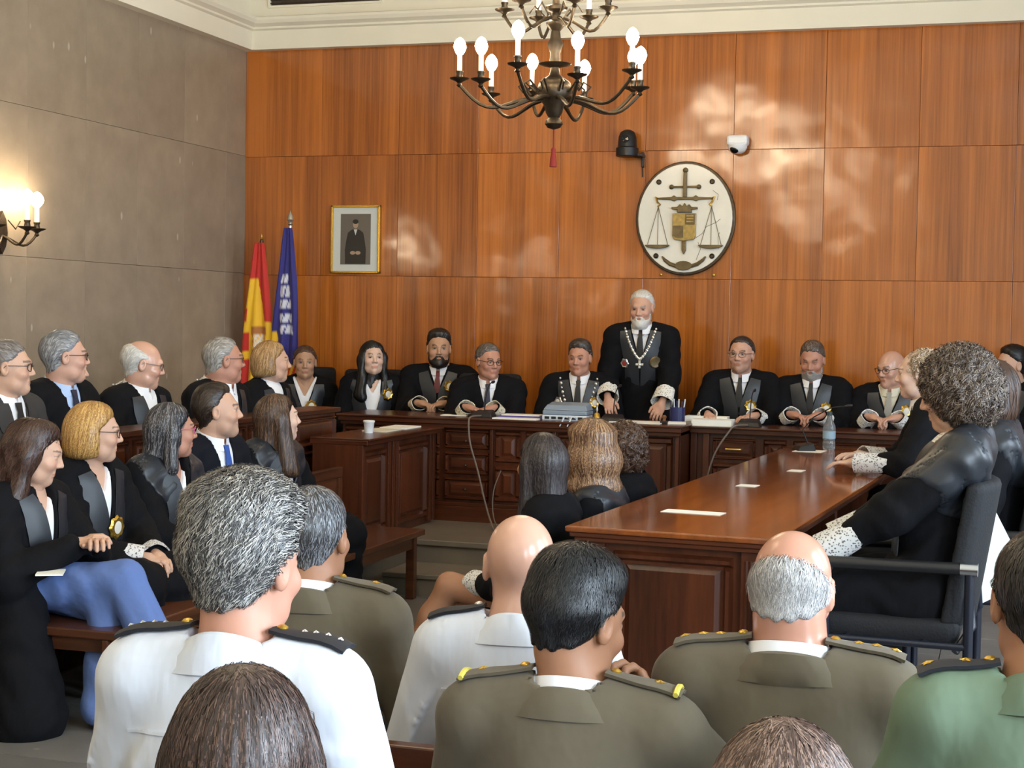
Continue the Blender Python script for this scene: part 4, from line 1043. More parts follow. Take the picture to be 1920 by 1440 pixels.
# --- behind the bench
P_(J(label='woman with tied brown hair in black robe and white blouse seated below the flags', px=(572, 680, 11.7), yaw=203, fem=True, hyaw=2, hpitch=-2, skin='olive', wrists=((.1, .28, .62), (-.1, .28, .62)),
     hair=dict(style='tied', t=.010, col=((66, 44, 32), (110, 80, 58), .4), n=500, flow='back'), out=dict(kind='robe', open=True, v=.62, vw=.085, badge=[BADGE(-.05, -.16)])))
P_(J(label='woman with long wavy black hair and white blouse at the left end of the bench', px=(699, 672, 11.4), yaw=200, fem=True, hyaw=12, hpitch=3, skin='pale', wrists=((.12, .30, .62), (-.12, .30, .62)),
     hair=dict(style='long', t=.012, len=.36, vol=.016, wave=.006, front=.8, col=BLACK, n=1500, sw=.003), out=dict(kind='robe', open=True, v=.55, vw=.10, badge=[BADGE(-.11, -.10)])))
P_(J(label='broad bearded man with dark red tie and lace cuffs seated at the bench', px=(823, 655, 11.4), yaw=195, hyaw=6, s=1.04, sw=.215, fat=.015, jaw=.004, skin='olive', wrists=((.10, .50, .745), (-.08, .50, .745)), hands=('fist', 'fist'),
     hair=dict(style='short', t=.010, top=.02, hairline=.008, col=DARK, n=700, flow='back'), beard=dict(col=DARK, n=1200, len=.010, sw=.0016, slen=.02, lift=.003), out=dict(kind='robe', tie='tie_red', v=.80, vw=.06, badge=[BADGE(-.085, -.105, .042)], cuff='lace_cream', clen=.07)))
P_(J(label='grey haired man with dark glasses and navy tie turning towards the standing judge', px=(916, 678, 10.88), yaw=196, hyaw=30, hpitch=-6, skin='ruddy', glasses='frame_dark', wrists=((.13, .42, .745), (-.05, .42, .745)),
     hair=dict(style='short', t=.010, col=((84, 76, 70), (140, 134, 128), .4), n=700, flow='side', hairline=.006), out=dict(kind='robe', tie='tie_navy', v=.66, vw=.065, facing=False, cuff='lace_cream', clen=.06)))
P_(J(label='dark haired man wearing a silver collar chain seated behind the grey device', px=(1087, 672, 10.75), yaw=188, hyaw=-10, hpitch=-6, s=.95, jaw=.004, skin='ruddy', wrists=((.16, .34, .62), (-.16, .34, .62)),
     hair=dict(style='short', t=.011, top=.014, hairline=.008, col=((50, 42, 38), (104, 96, 90), .4), n=700, flow='side'), out=dict(kind='robe', tie='tie_black', v=.66, vw=.07, chain=(.125, -.33), shirt='white_cloth', badge=[(.13, -.15, .033, 'silver', 6, 'badge_white'), BADGE(-.11, -.15, .038)])))
P_(J(label='standing white bearded judge in black robe with silver chain, reading from papers', px=(1203, 578, 10.75), yaw=187, hyaw=-8, hpitch=-11, s=.97, stand=True, pelvis=.82, lean=.16, sw=.19, drop=.05, skin='pink', wrists=((.20, .36, .83), (-.17, .38, .81)), hdir=((-.25, .55, -.8), (.3, .5, -.8)), palm=((.1, .8, .5), (-.1, .8, .5)),
     poles=((.25, -1, -.1), (-.25, -1, -.1)), hands=('relax', 'relax'), browc=(150, 146, 140),
     hair=dict(style='short', t=.010, col=WHITE, n=800, flow='back', hairline=.012), beard=dict(col=WHITE, n=1200, len=.014, sw=.0016, slen=.022, lift=.003), out=dict(kind='robe', tie='tie_black', v=1.06, vw=.07, chain=(.105, -.20), badge=[(.10, -.225, .032, 'silver', 6, 'badge_red'), (-.10, -.215, .042, 'relief_bronze', 0, None)], cuff='lace', clen=.115, cr=(.064, .076))))
P_(J(label='man with receding dark hair, glasses and black tie right of the standing judge', px=(1390, 666, 10.7), yaw=183, hyaw=-10, skin='pink', glasses='frame_steel', stubble=.4, wrists=((.18, .42, .735), (-.13, .42, .735)), hdir=((-.3, .9, -.2), (.7, .6, -.1)),
     hair=dict(style='short', t=.012, col=((44, 34, 30), (78, 66, 60), .4), n=700, flow='side', hairline=.018), out=dict(kind='robe', tie='tie_black', v=.78, vw=.062, badge=[BADGE(-.075, -.185, .042)], cuff='lace', clen=.07)))
P_(J(label='man with grey beard and lowered eyes, hands clasped, third from the right at the bench', px=(1523, 676, 10.6), yaw=181, hyaw=-4, hpitch=-17, closed=True, skin='ruddy', jaw=.003, wrists=((.10, .40, .75), (-.09, .40, .75)), hands=('clasp', 'clasp'),
     hair=dict(style='short', t=.007, top=.01, hairline=.008, col=((74, 58, 50), (140, 128, 118), .4), n=700, flow='fwd'), beard=dict(col=GREY, n=1000, sw=.0016, slen=.016, lift=.002), out=dict(kind='robe', tie='tie_black', v=.74, vw=.06, badge=[BADGE(-.10, -.165, .042)], cuff='lace', clen=.07)))
P_(J(label='bald man with dark glasses and grey tie, hands clasped on the right bench wing', px=(1670, 692, 10.45), yaw=178, hyaw=-32, hpitch=-10, skin='pink', shine=True, glasses='frame_dark', wrists=((.10, .38, .75), (-.08, .38, .75)), hands=('clasp', 'clasp'),
     hair=dict(style='fringe', t=.005, col=GREY, n=300), out=dict(kind='robe', tie='tie_grey', v=.72, vw=.075, shirt='cream_cloth', badge=[BADGE(-.11, -.12, .042)], cuff='lace', clen=.07)))
P_(J(label='dark haired man with trimmed beard at the right edge in front of the wood wall', px=(1896, 686, 10.3), yaw=150, hyaw=-26, skin='fair', stubble=.8, wrists=((.1, .28, .6), (-.1, .28, .6)),
     hair=dict(style='short', t=.011, top=.014, col=BLACK, n=700, flow='back'), beard=dict(col=DARK, n=900, sw=.0014, slen=.012, lift=.001), out=dict(kind='robe', tie='tie_black', v=.80, vw=.065, badge=[BADGE(.0, -.14, .042)])))
# --- lawyers on the right
def LW(**k):
    d = dict(floor=.17, seat=.44, lean=.0, s=1.04, fem=True); d.update(k); return d
P_(LW(label='woman with big curly greying hair in satin trimmed robe in the nearest black armchair', px=(1788, 738, 5.35), yaw=88, hyaw=-6, hpitch=-14, lean=-.10, skin='fair', res=1.25, sw=.175,
      wrists=((.10, .36, .66), (-.17, .34, .67)), hands=('relax', 'relax'), hair=dict(style='curly', t=.0, col=((66, 52, 44), (146, 128, 112), .45), n=7000, sw=.0015, curl=.006, lift=.012, mess=.9, slen=.08),
      out=dict(kind='robe', v=.75, badge=[], cuff='lace_dark', clen=.13, cr=(.060, .072), shirt='lace'), extra=[yoke(.30)]))
P_(LW(label='person in black robe in the second armchair, head hidden behind the curly haired woman', px=(1848, 735, 6.2), yaw=90, hyaw=-10, lean=.0, hair=dict(style='bob', len=.12, t=.01, col=BROWN, n=300), out=dict(kind='robe', v=.75), extra=[yoke(.25)]))
P_(LW(label='fair curly haired woman leaning forward with lace cuffed arms on the long table', px=(1722, 702, 8.05), yaw=94, hyaw=-4, hpitch=-4, lean=.26, s=1.03, skin='pale', wrists=((.12, .56, .76), (-.22, .58, .75)), hands=('flat', 'flat'),
      hair=dict(style='curly', t=-.028, col=((150, 126, 100), (214, 196, 172), .5), n=900, sw=.0028, curl=.005, lift=.008, mess=.8), out=dict(kind='robe', v=.75, cuff='lace_dark', clen=.17, cr=(.058, .062)), extra=[]))
# --- rear left row
def RR(**k):
    d = dict(floor=.27, seat=.40, yaw=263, lean=.03, s=1.04, shoes=False, knee=.30); d.update(k); return d
P_(RR(label='grey haired man with glasses in dark suit at the far left edge', px=(16, 690, 7.3), hyaw=35, glasses='frame_dark', skin='fair', hair=dict(style='short', t=.008, col=((104, 96, 92), (150, 144, 140), .5), n=600, flow='fwd'), out=dict(kind='suit', mat='suit_grey', tie='tie_black')))
P_(RR(label='grey haired man with glasses and pale blue shirt in the rear left row', px=(122, 670, 7.75), hyaw=47, glasses='frame_dark', skin='pink', hair=dict(style='short', t=.013, col=((112, 112, 114), (176, 176, 178), .5), n=900, flow='back'), out=dict(kind='robe', tie='tie_navy', shirt='pale_blue_cloth', facing=False)))
P_(RR(label='robed person mostly hidden behind the man in the pale blue shirt', px=(128, 694, 8.35), yaw=270, hyaw=10, s=.98, hair=dict(style='short', t=.008, col=DARK, n=0), out=dict(kind='robe')))
P_(RR(label='balding white haired man with glasses looking down beside the stone wall', px=(268, 684, 8.4), hyaw=41, hpitch=-10, glasses='frame_steel', skin='pink', shine=True, brow=False, hair=dict(style='fringe', t=.012, ztop=.075, tilt=.5, col=WHITE, n=600, flow='back'), out=dict(kind='robe', ch=.05, backchain=True)))
P_(RR(label='heavy grey haired man with glasses and robe chain near the flags', px=(420, 676, 9.0), hyaw=49, s=1.07, fat=.012, neckfat=.012, glasses='frame_dark', skin='ruddy', hair=dict(style='short', t=.009, col=((130, 124, 118), (188, 184, 178), .5), n=700, flow='back', hairline=.012), out=dict(kind='robe', ch=.045, backchain=True)))
P_(RR(label='woman with short blonde hair in black robe in front of the flags', px=(510, 679, 9.75), hyaw=39, fem=True, skin='fair', hair=dict(style='bob', len=.085, t=.010, col=((140, 104, 66), (196, 160, 112), .5), n=800), out=dict(kind='robe', shirt='white_cloth')))
# --- front left row
def FR(**k):
    d = dict(floor=0, seat=.42, yaw=260, lean=.04, s=1.03, res=1.15); d.update(k); return d
P_(FR(label='woman with wavy dark brown hair and light blue trousers, legs crossed, at the left edge', px=(66, 850, 6.25), yaw=264, hyaw=34, hpitch=-14, fem=True, closed=True, skin='fair', wrists=((.07, .31, .69), (-.03, .36, .69)), hands=('relax', 'relax'),
      hair=dict(style='long', len=.27, vol=.016, wave=.006, front=.25, t=.016, col=((50, 32, 26), (86, 58, 46), .4), n=4500, sw=.0014, mess=.3),
      legs=[((.09, .02, .50), (.0, .52, .575), (.02, .74, .22)), ((-.09, .02, .50), (.0, .44, .47), (.06, .47, .09))], hem=.085,
      out=dict(kind='robe', skirt=False, trouser=True, tmat='blue_trouser', v=.62, vw=.05, open=True, badge=[BADGE(-.07, -.25, .046)], drape=[((.17, .14, .46), (.25, .26, .06), .11, .15), ((.12, -.05, .5), (.24, .0, .06), .14, .20)]), extra=[watch(1)]))
P_(FR(label='blonde woman with bobbed hair and glasses in black robe with gold badge', px=(178, 812, 6.75), hyaw=44, hpitch=-3, fem=True, skin='fair', glasses='frame_dark', wrists=((.03, .36, .58), (-.07, .36, .58)),
      hair=dict(style='bob', len=.105, vol=.006, t=.014, col=((150, 106, 54), (214, 172, 106), .5), n=4500, sw=.0013, mess=.12), out=dict(kind='robe', open=True, v=.68, vw=.06, badge=[BADGE(-.02, -.24, .05)], cuff='lace_dark', clen=.10)))
P_(FR(label='woman with grey streaked dark hair and pink glasses in the front left row', px=(322, 808, 7.25), hyaw=54, fem=True, skin='ruddy', glasses='frame_pink', wrists=((.05, .36, .60), (-.08, .36, .60)),
      hair=dict(style='long', len=.22, front=.2, t=.010, col=((44, 42, 46), (140, 138, 140), .3), n=4000, sw=.0013, mess=.12), out=dict(kind='robe', v=.70, vw=.05, open=True, shirt='white_cloth', cuff='lace_dark', clen=.14, cr=(.058, .064)), extra=[yoke(.22)]))
P_(FR(label='clean shaven man with blue tie and white shirt in the front left row', px=(408, 772, 7.75), hyaw=38, hpitch=3, skin='fair', stubble=.25, s=1.06, hair=dict(style='short', t=.011, top=.01, col=((44, 34, 28), (70, 58, 50), .4), n=1500, flow='back', hairline=.02), out=dict(kind='robe', mat='suit_navy', facing=False, tie='tie_blue', v=.50, vw=.075, ch=.045, badge=[BADGE(-.13, -.20, .04)])))
P_(FR(label='woman with long straight brown hair at the right end of the front left row', px=(522, 785, 8.2), hyaw=52, hpitch=4, fem=True, skin='pale', hair=dict(style='long', len=.34, front=.6, vol=.006, t=.010, col=((58, 42, 34), (122, 92, 68), .35), n=4000, sw=.0013, mess=.12), out=dict(kind='robe', v=.62), extra=[yoke(.22)]))
# --- three women with their backs to the table
def CR(**k):
    d = dict(floor=0, seat=.36, yaw=90, lean=.05, fem=True, s=1.04, res=1.15, knee=.42, sw=.16); d.update(k); return d
P_(CR(label='woman with long straight dark hair and bare crossed legs beside the long table', px=(1014, 872, 6.45), hyaw=-38, hpitch=2, skin='tan', wrists=((.05, .30, .52), (-.06, .34, .52)),
      hair=dict(style='long', len=.36, front=.1, vol=.004, t=.012, col=((34, 28, 28), (78, 70, 72), .4), n=5000, sw=.0013, mess=.1), bare_legs=True, legs=[((.08, .02, .44), (.04, .42, .42), (.06, .40, .08)), ((-.08, .02, .44), (-.05, .46, .50), (-.02, .66, .14))],
      out=dict(kind='robe', skirt=False, trouser=False, v=.55, cuff='lace_dark', clen=.08, drape=[((.0, .05, .40), (.0, .22, .41), .15, .13)])))
P_(CR(label='woman with chin length highlighted brown hair between two other women', px=(1106, 858, 6.85), hyaw=-42, skin='tan', hair=dict(style='bob', len=.20, vol=.028, t=.018, top=.03, col=((86, 58, 40), (176, 138, 102), .45), n=6000, sw=.0014, mess=.1), out=dict(kind='robe', v=.55), extra=[yoke(.22, 'robe_satin')]))
P_(CR(label='woman with short curly brown hair furthest along the long table', px=(1166, 842, 7.35), hyaw=-46, skin='tan', hair=dict(style='curly', t=-.022, col=((70, 48, 36), (112, 84, 64), .4), n=1400, curl=.004, mess=.8, lift=.006), out=dict(kind='robe', v=.55)))
# --- audience
def AU(**k):
    d = dict(floor=0, seat=.34, yaw=4, lean=.06, drop=.034, s=1.04, res=1.25, hres=.0042, shoes=False, knee=.42); d.update(k); return d
P_(AU(label='man with thick wavy grey hair in white shirt with dark shoulder boards', px=(462, 1062, 2.80), yaw=4, hyaw=-16, hpitch=-5, s=1.06, skin='ruddy', sw=.185, fat=.0, hair=dict(style='short', t=.016, top=.024, nape=-.060, col=((70, 68, 68), (186, 180, 172), .42), n=14000, flow='back', curl=.0034, lift=.009, mess=.25, slen=.042, sw=.0008, res=.0045), stubble=.15,
      out=dict(kind='shirt', mat='white_shirt_cloth', epaulette=('epaulette_black', 4, False), starmat='silver', ss=.006, ch=.045)))
P_(AU(label='officer with short grey hair in olive uniform behind the empty bench end', px=(588, 1008, 4.0), yaw=8, hyaw=-10, skin='tan', s=1.05, neckfat=.004, hair=dict(style='short', t=.008, nape=-.064, col=((58, 56, 56), (148, 150, 156), .4), n=7000, flow='down', lift=.002, slen=.025, sw=.0009), out=dict(kind='army', epaulette=('army_olive', 1, False))))
P_(AU(label='completely bald man in white short sleeved shirt', px=(976, 1062, 3.7), yaw=8, hyaw=8, skin='pink', shine=True, s=1.02, sw=.175, out=dict(kind='shirt', mat='white_shirt_cloth', epaulette=('epaulette_black', 0, False), short=True, ch=.045)))
P_(AU(label='officer with thick black hair in olive uniform holding a hand to his chin', px=(1082, 1165, 3.12), yaw=2, hyaw=-30, hpitch=-14, skin='tan', s=1.04, wrists=((.125, .225, .79), (-.1, .30, .45)), hands=('fist', 'relax'), hdir=((-.38, .05, .92), None), palm=((.6, .7, 0), (0, 0, 1)), poles=((.9, .2, -.8), (-.75, -.5, -.6)),
      hair=dict(style='short', t=.013, top=.016, nape=-.058, col=((13, 13, 15), (44, 42, 44), .35), n=12000, flow='down', lift=.005, mess=.3, slen=.04, sw=.0008, res=.0045), out=dict(kind='army', epaulette=('army_olive', 1, True))))
P_(AU(label='balding white haired officer in olive uniform, head bowed, gold stars on shoulders', px=(1486, 1108, 3.2), yaw=2, hyaw=-8, hpitch=-16, skin='ruddy', shine=True, s=1.0, neckfat=.012, sw=.20, fat=.008, seat=.30, hair=dict(style='fringe', t=.012, ztop=.022, tilt=.42, nape=-.066, col=((160, 156, 154), (216, 214, 214), .5), n=9000, flow='down', lift=.006, mess=.3, slen=.045, sw=.0008), out=dict(kind='army', epaulette=('army_olive', 3, False))))
P_(AU(label='man with cropped dark hair in pale green uniform shirt at the right edge', px=(1958, 1132, 2.70), yaw=4, hyaw=10, hpitch=-3, skin='tan', s=1.04, sw=.18, hair=dict(style='short', t=.007, nape=-.07, col=((24, 20, 19), (56, 48, 44), .4), n=9000, flow='down', lift=.002, slen=.02, sw=.0008), out=dict(kind='shirt', mat='green_shirt', epaulette=('epaulette_black', 2, False), ch=.045)))
P_(AU(label='woman with straight glossy dark brown hair at the bottom left', px=(456, 1440, 1.98), yaw=12, hyaw=6, fem=True, hair=dict(style='long', len=.34, front=.1, vol=.0, t=.009, col=((46, 32, 28), (96, 72, 62), .4), n=12000, sw=.0008, slen=.22, mess=.08), out=dict(kind='suit')))
P_(AU(label='woman with brown hair just showing at the bottom right', px=(1468, 1545, 2.0), yaw=4, hyaw=2, fem=True, hair=dict(style='bob', len=.18, vol=.006, t=.012, col=((74, 54, 46), (146, 118, 104), .4), n=12000, sw=.0008, slen=.16, mess=.1), out=dict(kind='suit')))
BUILT = [person(d) for d in PEOPLE]
for T, d in zip(BUILT[:10], PEOPLE[:10]):
    x, y, _ = T.location; rz = T.rotation_euler[2]
    lab = 'black upholstered chair behind the '+d['label'].split(' in ')[0].split(',')[0].split(' seated')[0].split(' with lowered')[0]
    bx = .10 if d.get('stand') else .04
    place_jchair(x+math.sin(rz)*bx, y-math.cos(rz)*bx, .27, rz, ' '.join(lab.split()[:14]))
for T, lab in zip(BUILT[10:13], ('nearest black tubular armchair with a white paper on its back', 'second black tubular armchair, behind the curly haired woman', 'third black tubular armchair, nearest the judges bench')):
    x, y, z = T.location; tub_chair(lab, (x-(.095 if 'nearest black' in lab else .08), y, .17), T.rotation_euler[2], 'black tubular armchairs')

# ------------------------------------------------------------------ light fittings
def arc(p0, p1, sag, n=12, up=0.0):
    out = []
    for i in range(n+1):
        u = i/n; out.append((p0[0]+(p1[0]-p0[0])*u, p0[1]+(p1[1]-p0[1])*u, p0[2]+(p1[2]-p0[2])*u-sag*math.sin(math.pi*u)*(1-.35*u)+up*math.sin(2*math.pi*u)))
    return out
def candle(T, x, y, z, r=.03):
    MB().lathe([(.004, -.045), (.016, -.035), (.010, -.022), (.022, -.012), (.052, 0), (.055, .006), (.020, .008), (.016, .03), (.020, .036), (.020, .045)], (x, y, z), 14).build('drip_pan', 'bronze', T, smooth=True)
    MB().lathe([(.0135, .04), (.0135, .135)], (x, y, z), 10).build('candle_tube', 'candle_white', T, smooth=True)
    MB().lathe([(.010, .133), (.020, .140), (r, .158), (r*1.22, .178), (r, .202), (.018, .220), (.003, .230)], (x, y, z), 12).build('light_bulb', 'bulb', T, smooth=True)
def chandelier(label, loc):
    T = thing('chandelier', label, 'chandelier', loc, 0, 'bronze chandeliers')
    # origin at the bottom finial
    MB().lathe([(.004, .0), (.035, .01), (.05, .03), (.045, .05), (.03, .065), (.045, .09), (.055, .13), (.085, .17), (.10, .22), (.085, .26), (.05, .285), (.03, .30), (.025, .33), (.02, .36)], n=24).build('lower_bowl', 'bronze', T, smooth=True)
    MB().lathe([(.02, .34), (.085, .355), (.09, .362), (.03, .372), (.028, .42), (.045, .47), (.03, .50), (.025, .54), (.05, .57), (.055, .585), (.025, .60), (.02, .64), (.06, .655), (.065, .67), (.02, .69), (.018, .80), (.05, .815), (.02, .83), (.016, .92), (.04, .94), (.012, .96), (.010, 1.75)], n=20).build('stem', 'bronze', T, smooth=True)
    for k in range(10):
        a = 2*math.pi*(k+.35)/10; c, s = math.cos(a), math.sin(a); R = .53 if k % 2 else .47; zc = .245 if k % 2 else .20
        p = arc((.07*c, .07*s, .17), (R*c, R*s, zc), .10, 12, .035)
        MB().tube(p, [.012]*5+[.010]*8, 7).tube([(.10*c, .10*s, .20), (.16*c, .16*s, .26), (.20*c, .20*s, .235), (.17*c, .17*s, .20)], .006, 6).build('arm', 'bronze', T, smooth=True)
        candle(T, R*c, R*s, zc+.03)
    for k in range(6):
        a = 2*math.pi*(k+.1)/6; c, s = math.cos(a), math.sin(a)
        MB().tube(arc((.04*c, .04*s, .61), (.29*c, .29*s, .63), .09, 10, .03), .009, 7).tube([(.06*c, .06*s, .62), (.12*c, .12*s, .68), (.15*c, .15*s, .64)], .005, 6).build('arm', 'bronze', T, smooth=True)
        candle(T, .29*c, .29*s, .66)
    MB().tube([(0, 0, -.10), (0, 0, .005)], .004, 6).build('cord', 'red_cord', T)
    MB().lathe([(.008, -.10), (.014, -.112), (.011, -.122), (.018, -.16), (.021, -.205), (.004, -.206)], n=12).build('tassel', 'red_cord', T, smooth=True)
    return T
ch = chandelier('bronze candle chandelier hanging in front of the wood wall', (-2.436, 8.41, 2.665))
for y, lab in ((4.2, 'second bronze chandelier, hanging above the audience'), (0.0, 'third bronze chandelier, hanging at the rear of the hall')):
    c = copy_tree(ch); c.location = (-2.436, y, 2.86); c['label'] = lab
def sconce(label, y):
    T = thing('wall_sconce', label, 'wall lamp', (XL, y, 2.08), 0, 'bronze wall sconces')
    MB().prism([(x*.05, z*.13) for x, z in ((0, -1), (.7, -.6), (1, 0), (.7, .6), (0, 1), (-.7, .6), (-1, 0), (-.7, -.6))], 0, -.02).xf(Matrix.Rotation(R90, 4, 'Z')).build('wall_plate', 'bronze', T)
    for dy, r in ((-.20, .12), (0, .19), (.20, .12)):
        MB().tube(arc((.015, 0, -.02), (r, dy, 0), .07, 10, .02), .008, 7).build('arm', 'bronze', T, smooth=True)
        candle(T, r, dy, .03, .034)
    MB().tube([(.10, -.06, .07), (.11, 0, .02), (.10, .06, .07)], .004, 6).build('scroll', 'bronze', T, smooth=True)
    return T
for y, lab in ((8.12, 'bronze three candle wall sconce glowing on the stone wall'), (4.1, 'second wall sconce, along the stone wall beside the audience'), (.1, 'third wall sconce, at the rear of the stone wall')): sconce(lab, y)

# ------------------------------------------------------------------ things on the back wall
YW = YB-.012
T = thing('court_emblem', 'oval white marble court emblem with bronze sword and scales', 'emblem', (-2.26, YW, 2.368))
ov = lambda a, b, n=48: [(a*math.sin(2*math.pi*i/n), b*math.cos(2*math.pi*i/n)) for i in range(n)]
MB().prism(ov(.365, .412), 0, -.03).build('rim', 'bronze', T, bevel=.006)
MB().prism(ov(.345, .392), -.01, -.042).build('marble_plate', 'marble_white', T, bevel=.004)
y0 = -.042
def rel(name, mb, mat='relief_bronze', bev=.004): return mb.build(name, mat, T, bevel=bev)
sw_ = rel('sword', MB().prism([(-.014, .15), (.014, .15), (.012, .33), (-.012, .33)], y0, y0-.028).prism([(-.10, .218), (.10, .218), (.10, .232), (-.10, .232)], y0, y0-.022).prism([(-.016, -.12), (.016, -.12), (.016, -.23), (0, -.262), (-.016, -.23)], y0, y0-.02))
for (x, z, r) in ((0, .345, .02), (-.10, .225, .018), (.10, .225, .018)): MB().ball((x, y0-.01, z), (r, .016, r), 10).build('pommel', 'relief_bronze', sw_, smooth=True)
rel('beam', MB().prism([(-.20, .148), (-.10, .152), (-.08, .165), (-.06, .152), (.06, .152), (.08, .165), (.10, .152), (.20, .148), (.20, .136), (.10, .132), (.08, .12), (.06, .132), (-.06, .132), (-.08, .12), (-.10, .132), (-.20, .136)], y0, y0-.022))
rel('crown', MB().prism([(-.055, .04), (.055, .04), (.05, .06), (.095, .065), (.095, .08), (.05, .08), (.035, .10), (.015, .085), (0, .11), (-.015, .085), (-.035, .10), (-.05, .08), (-.095, .08), (-.095, .065), (-.05, .06)], y0, y0-.03))
sh = rel('shield', MB().prism([(-.085, .035), (.085, .035), (.085, -.13), (.07, -.155), (.0, -.165), (-.07, -.155), (-.085, -.13)], y0, y0-.026), 'relief_gold')
MB().prism([(.008, .03), (.08, .03), (.08, -.045), (.008, -.045)], y0-.026, y0-.034).prism([(-.08, -.055), (-.005, -.055), (-.005, -.14), (-.06, -.14), (-.08, -.125)], y0-.026, y0-.032).build('quartering', 'relief_bronze', sh)
for i in range(3): MB().box(.02, .07, y0-.038, y0-.03, -.03+i*.02, -.02+i*.02).build('quartering', 'relief_gold', sh)
for e in (-1, 1):
    MB().tube([(e*.195, y0-.008, .14), (e*.215, y0-.012, .155), (e*.20, y0-.012, .115), (e*.18, y0-.01, .10), (e*.20, y0-.01, .085)], .007, 6).build('hook', 'gold', T, smooth=True)
    for q in (-.075, 0, .075): MB().tube([(e*.195, y0-.006, .085), (e*.195+q, y0-.006, -.19)], .002, 5).build('scale_chain', 'relief_bronze', T)
    rel('scale_pan', MB().prism([(e*.195+.09*math.cos(a), -.192+.028*math.sin(a)) for a in [math.pi+math.pi*i/12 for i in range(13)]], y0, y0-.03))
    for (x, z) in ((.195, .262), (.205, -.272)): MB().lathe([(.019, 0), (.019, .008), (.012, .014), (.012, .008), (.001, .008)], (e*x, y0, z), 14, axis='y').build('stud', 'bronze', T, smooth=True)
rel('wreath', MB().prism([(x, z-.342) for x, z in ov(.062, .034, 20)], y0, y0-.022))
for e in (-1, 1): MB().tube([(e*.055, y0-.006, -.345), (e*.10, y0-.006, -.330), (e*.14, y0-.006, -.30), (e*.16, y0-.006, -.275)], [.014, .015, .012, .005], 7).build('branch', 'relief_bronze', T, smooth=True)
for pts in ([(.07, -.15), (.13, -.11), (.16, -.06), (.23, -.03), (.26, -.005)], [(.25, -.22), (.245, -.14), (.255, -.10)], [(.09, -.30), (.12, -.22), (.10, -.17)], [(.20, .20), (.24, .17), (.235, .13)]):
    MB().tube([(x, y0-.0005, z) for x, z in pts], .0018, 5).build('marble_vein', 'marble_vein', T)
for x in (-.12, .13): tag(MB().lathe([(.011, 0), (.011, .006), (.002, .012)], (-2.25+x*1.55, YW, 1.962), 12, axis='y').build('wall_screw', 'gold', smooth=True), 'small brass cap on the wall below the %s side of the oval emblem' % ('left' if x < 0 else 'right'), 'screw cap', 'brass caps below the emblem')
T = thing('framed_portrait', 'gold framed portrait photograph with wide white mat on the wood wall', 'picture', (-4.845, YW, 2.215))
a, b = .205, .262
MB().box(-a, a, -.028, 0, -b, -b+.016).box(-a, a, -.028, 0, b-.016, b).box(-a, -a+.016, -.028, 0, -b, b).box(a-.016, a, -.028, 0, -b, b).build('frame', 'gold', T, bevel=.003)
MB().box(-a+.012, a-.012, -.012, -.002, -b+.012, b-.012).build('mat_board', 'mat_board', T)
MB().box(-.125, .125, -.015, -.011, -.195, .195).build('photograph', 'photo_grey', T)
ph = T.children[-1]
f0 = -.0152
MB().prism([(-.085, -.19), (.085, -.19), (.088, -.08), (.075, .0), (.064, .05), (.03, .075), (-.03, .075), (-.064, .05), (-.075, .0), (-.088, -.08)], f0, f0-.001).build('printed_suit', 'photo_black', ph)
MB().prism([(x, z+.115) for x, z in ov(.022, .032, 20)], f0-.0011, f0-.002).build('printed_face', 'photo_skin', ph)
MB().prism([(x, z+.135) for x, z in ov(.024, .018, 20)], f0-.002, f0-.0028).build('printed_hair', 'photo_black', ph)
MB().prism([(-.014, .075), (.014, .075), (0, .03)], f0-.0011, f0-.002).build('printed_shirt', 'mat_board', ph)
for e in (-1, 1): MB().prism([(x+e*.022, z-.105) for x, z in ov(.022, .014, 16)], f0-.0011, f0-.002).build('printed_hand', 'photo_skin', ph)
T = thing('dome_camera', 'white dome security camera on the wood wall right of the emblem', 'security camera', (-1.885, YW, 2.90))
MB().box(-.075, .075, -.11, 0, -.02, .055).build('housing', 'white_plastic', T, bevel=.02)
MB().lathe([(.07, 0), (.068, -.02), (.055, -.045), (.03, -.06), (.002, -.064)], (0, -.07, -.015), 20).build('dome', 'white_plastic', T, smooth=True)
MB().lathe([(.034, 0), (.03, .012), (.015, .02), (.001, .022)], (-.012, -.112, -.045), 16, axis='y').build('lens', 'lens_black', T, smooth=True)
T = thing('black_camera', 'black swivelling camera on a bracket above left of the emblem', 'camera', (-2.68, YW, 2.91))
MB().lathe([(.075, -.10), (.082, -.095), (.082, -.04), (.07, -.03), (.065, .04), (.052, .075), (.025, .092), (.002, .096)], (0, -.11, 0), 22).build('camera_head', 'black_plastic', T, smooth=True)
MB().lathe([(.028, 0), (.026, .01), (.002, .014)], (0, -.175, .02), 14, axis='y').build('lens', 'lens_black', T, smooth=True)
MB().box(.04, .11, -.12, 0, -.10, -.075).box(.085, .105, -.03, 0, -.17, -.06).build('bracket', 'black_plastic', T, bevel=.005)
MB().tube([(.09, -.015, -.16), (.095, -.012, -.24)], .004, 6).build('cable', 'black_plastic', T)

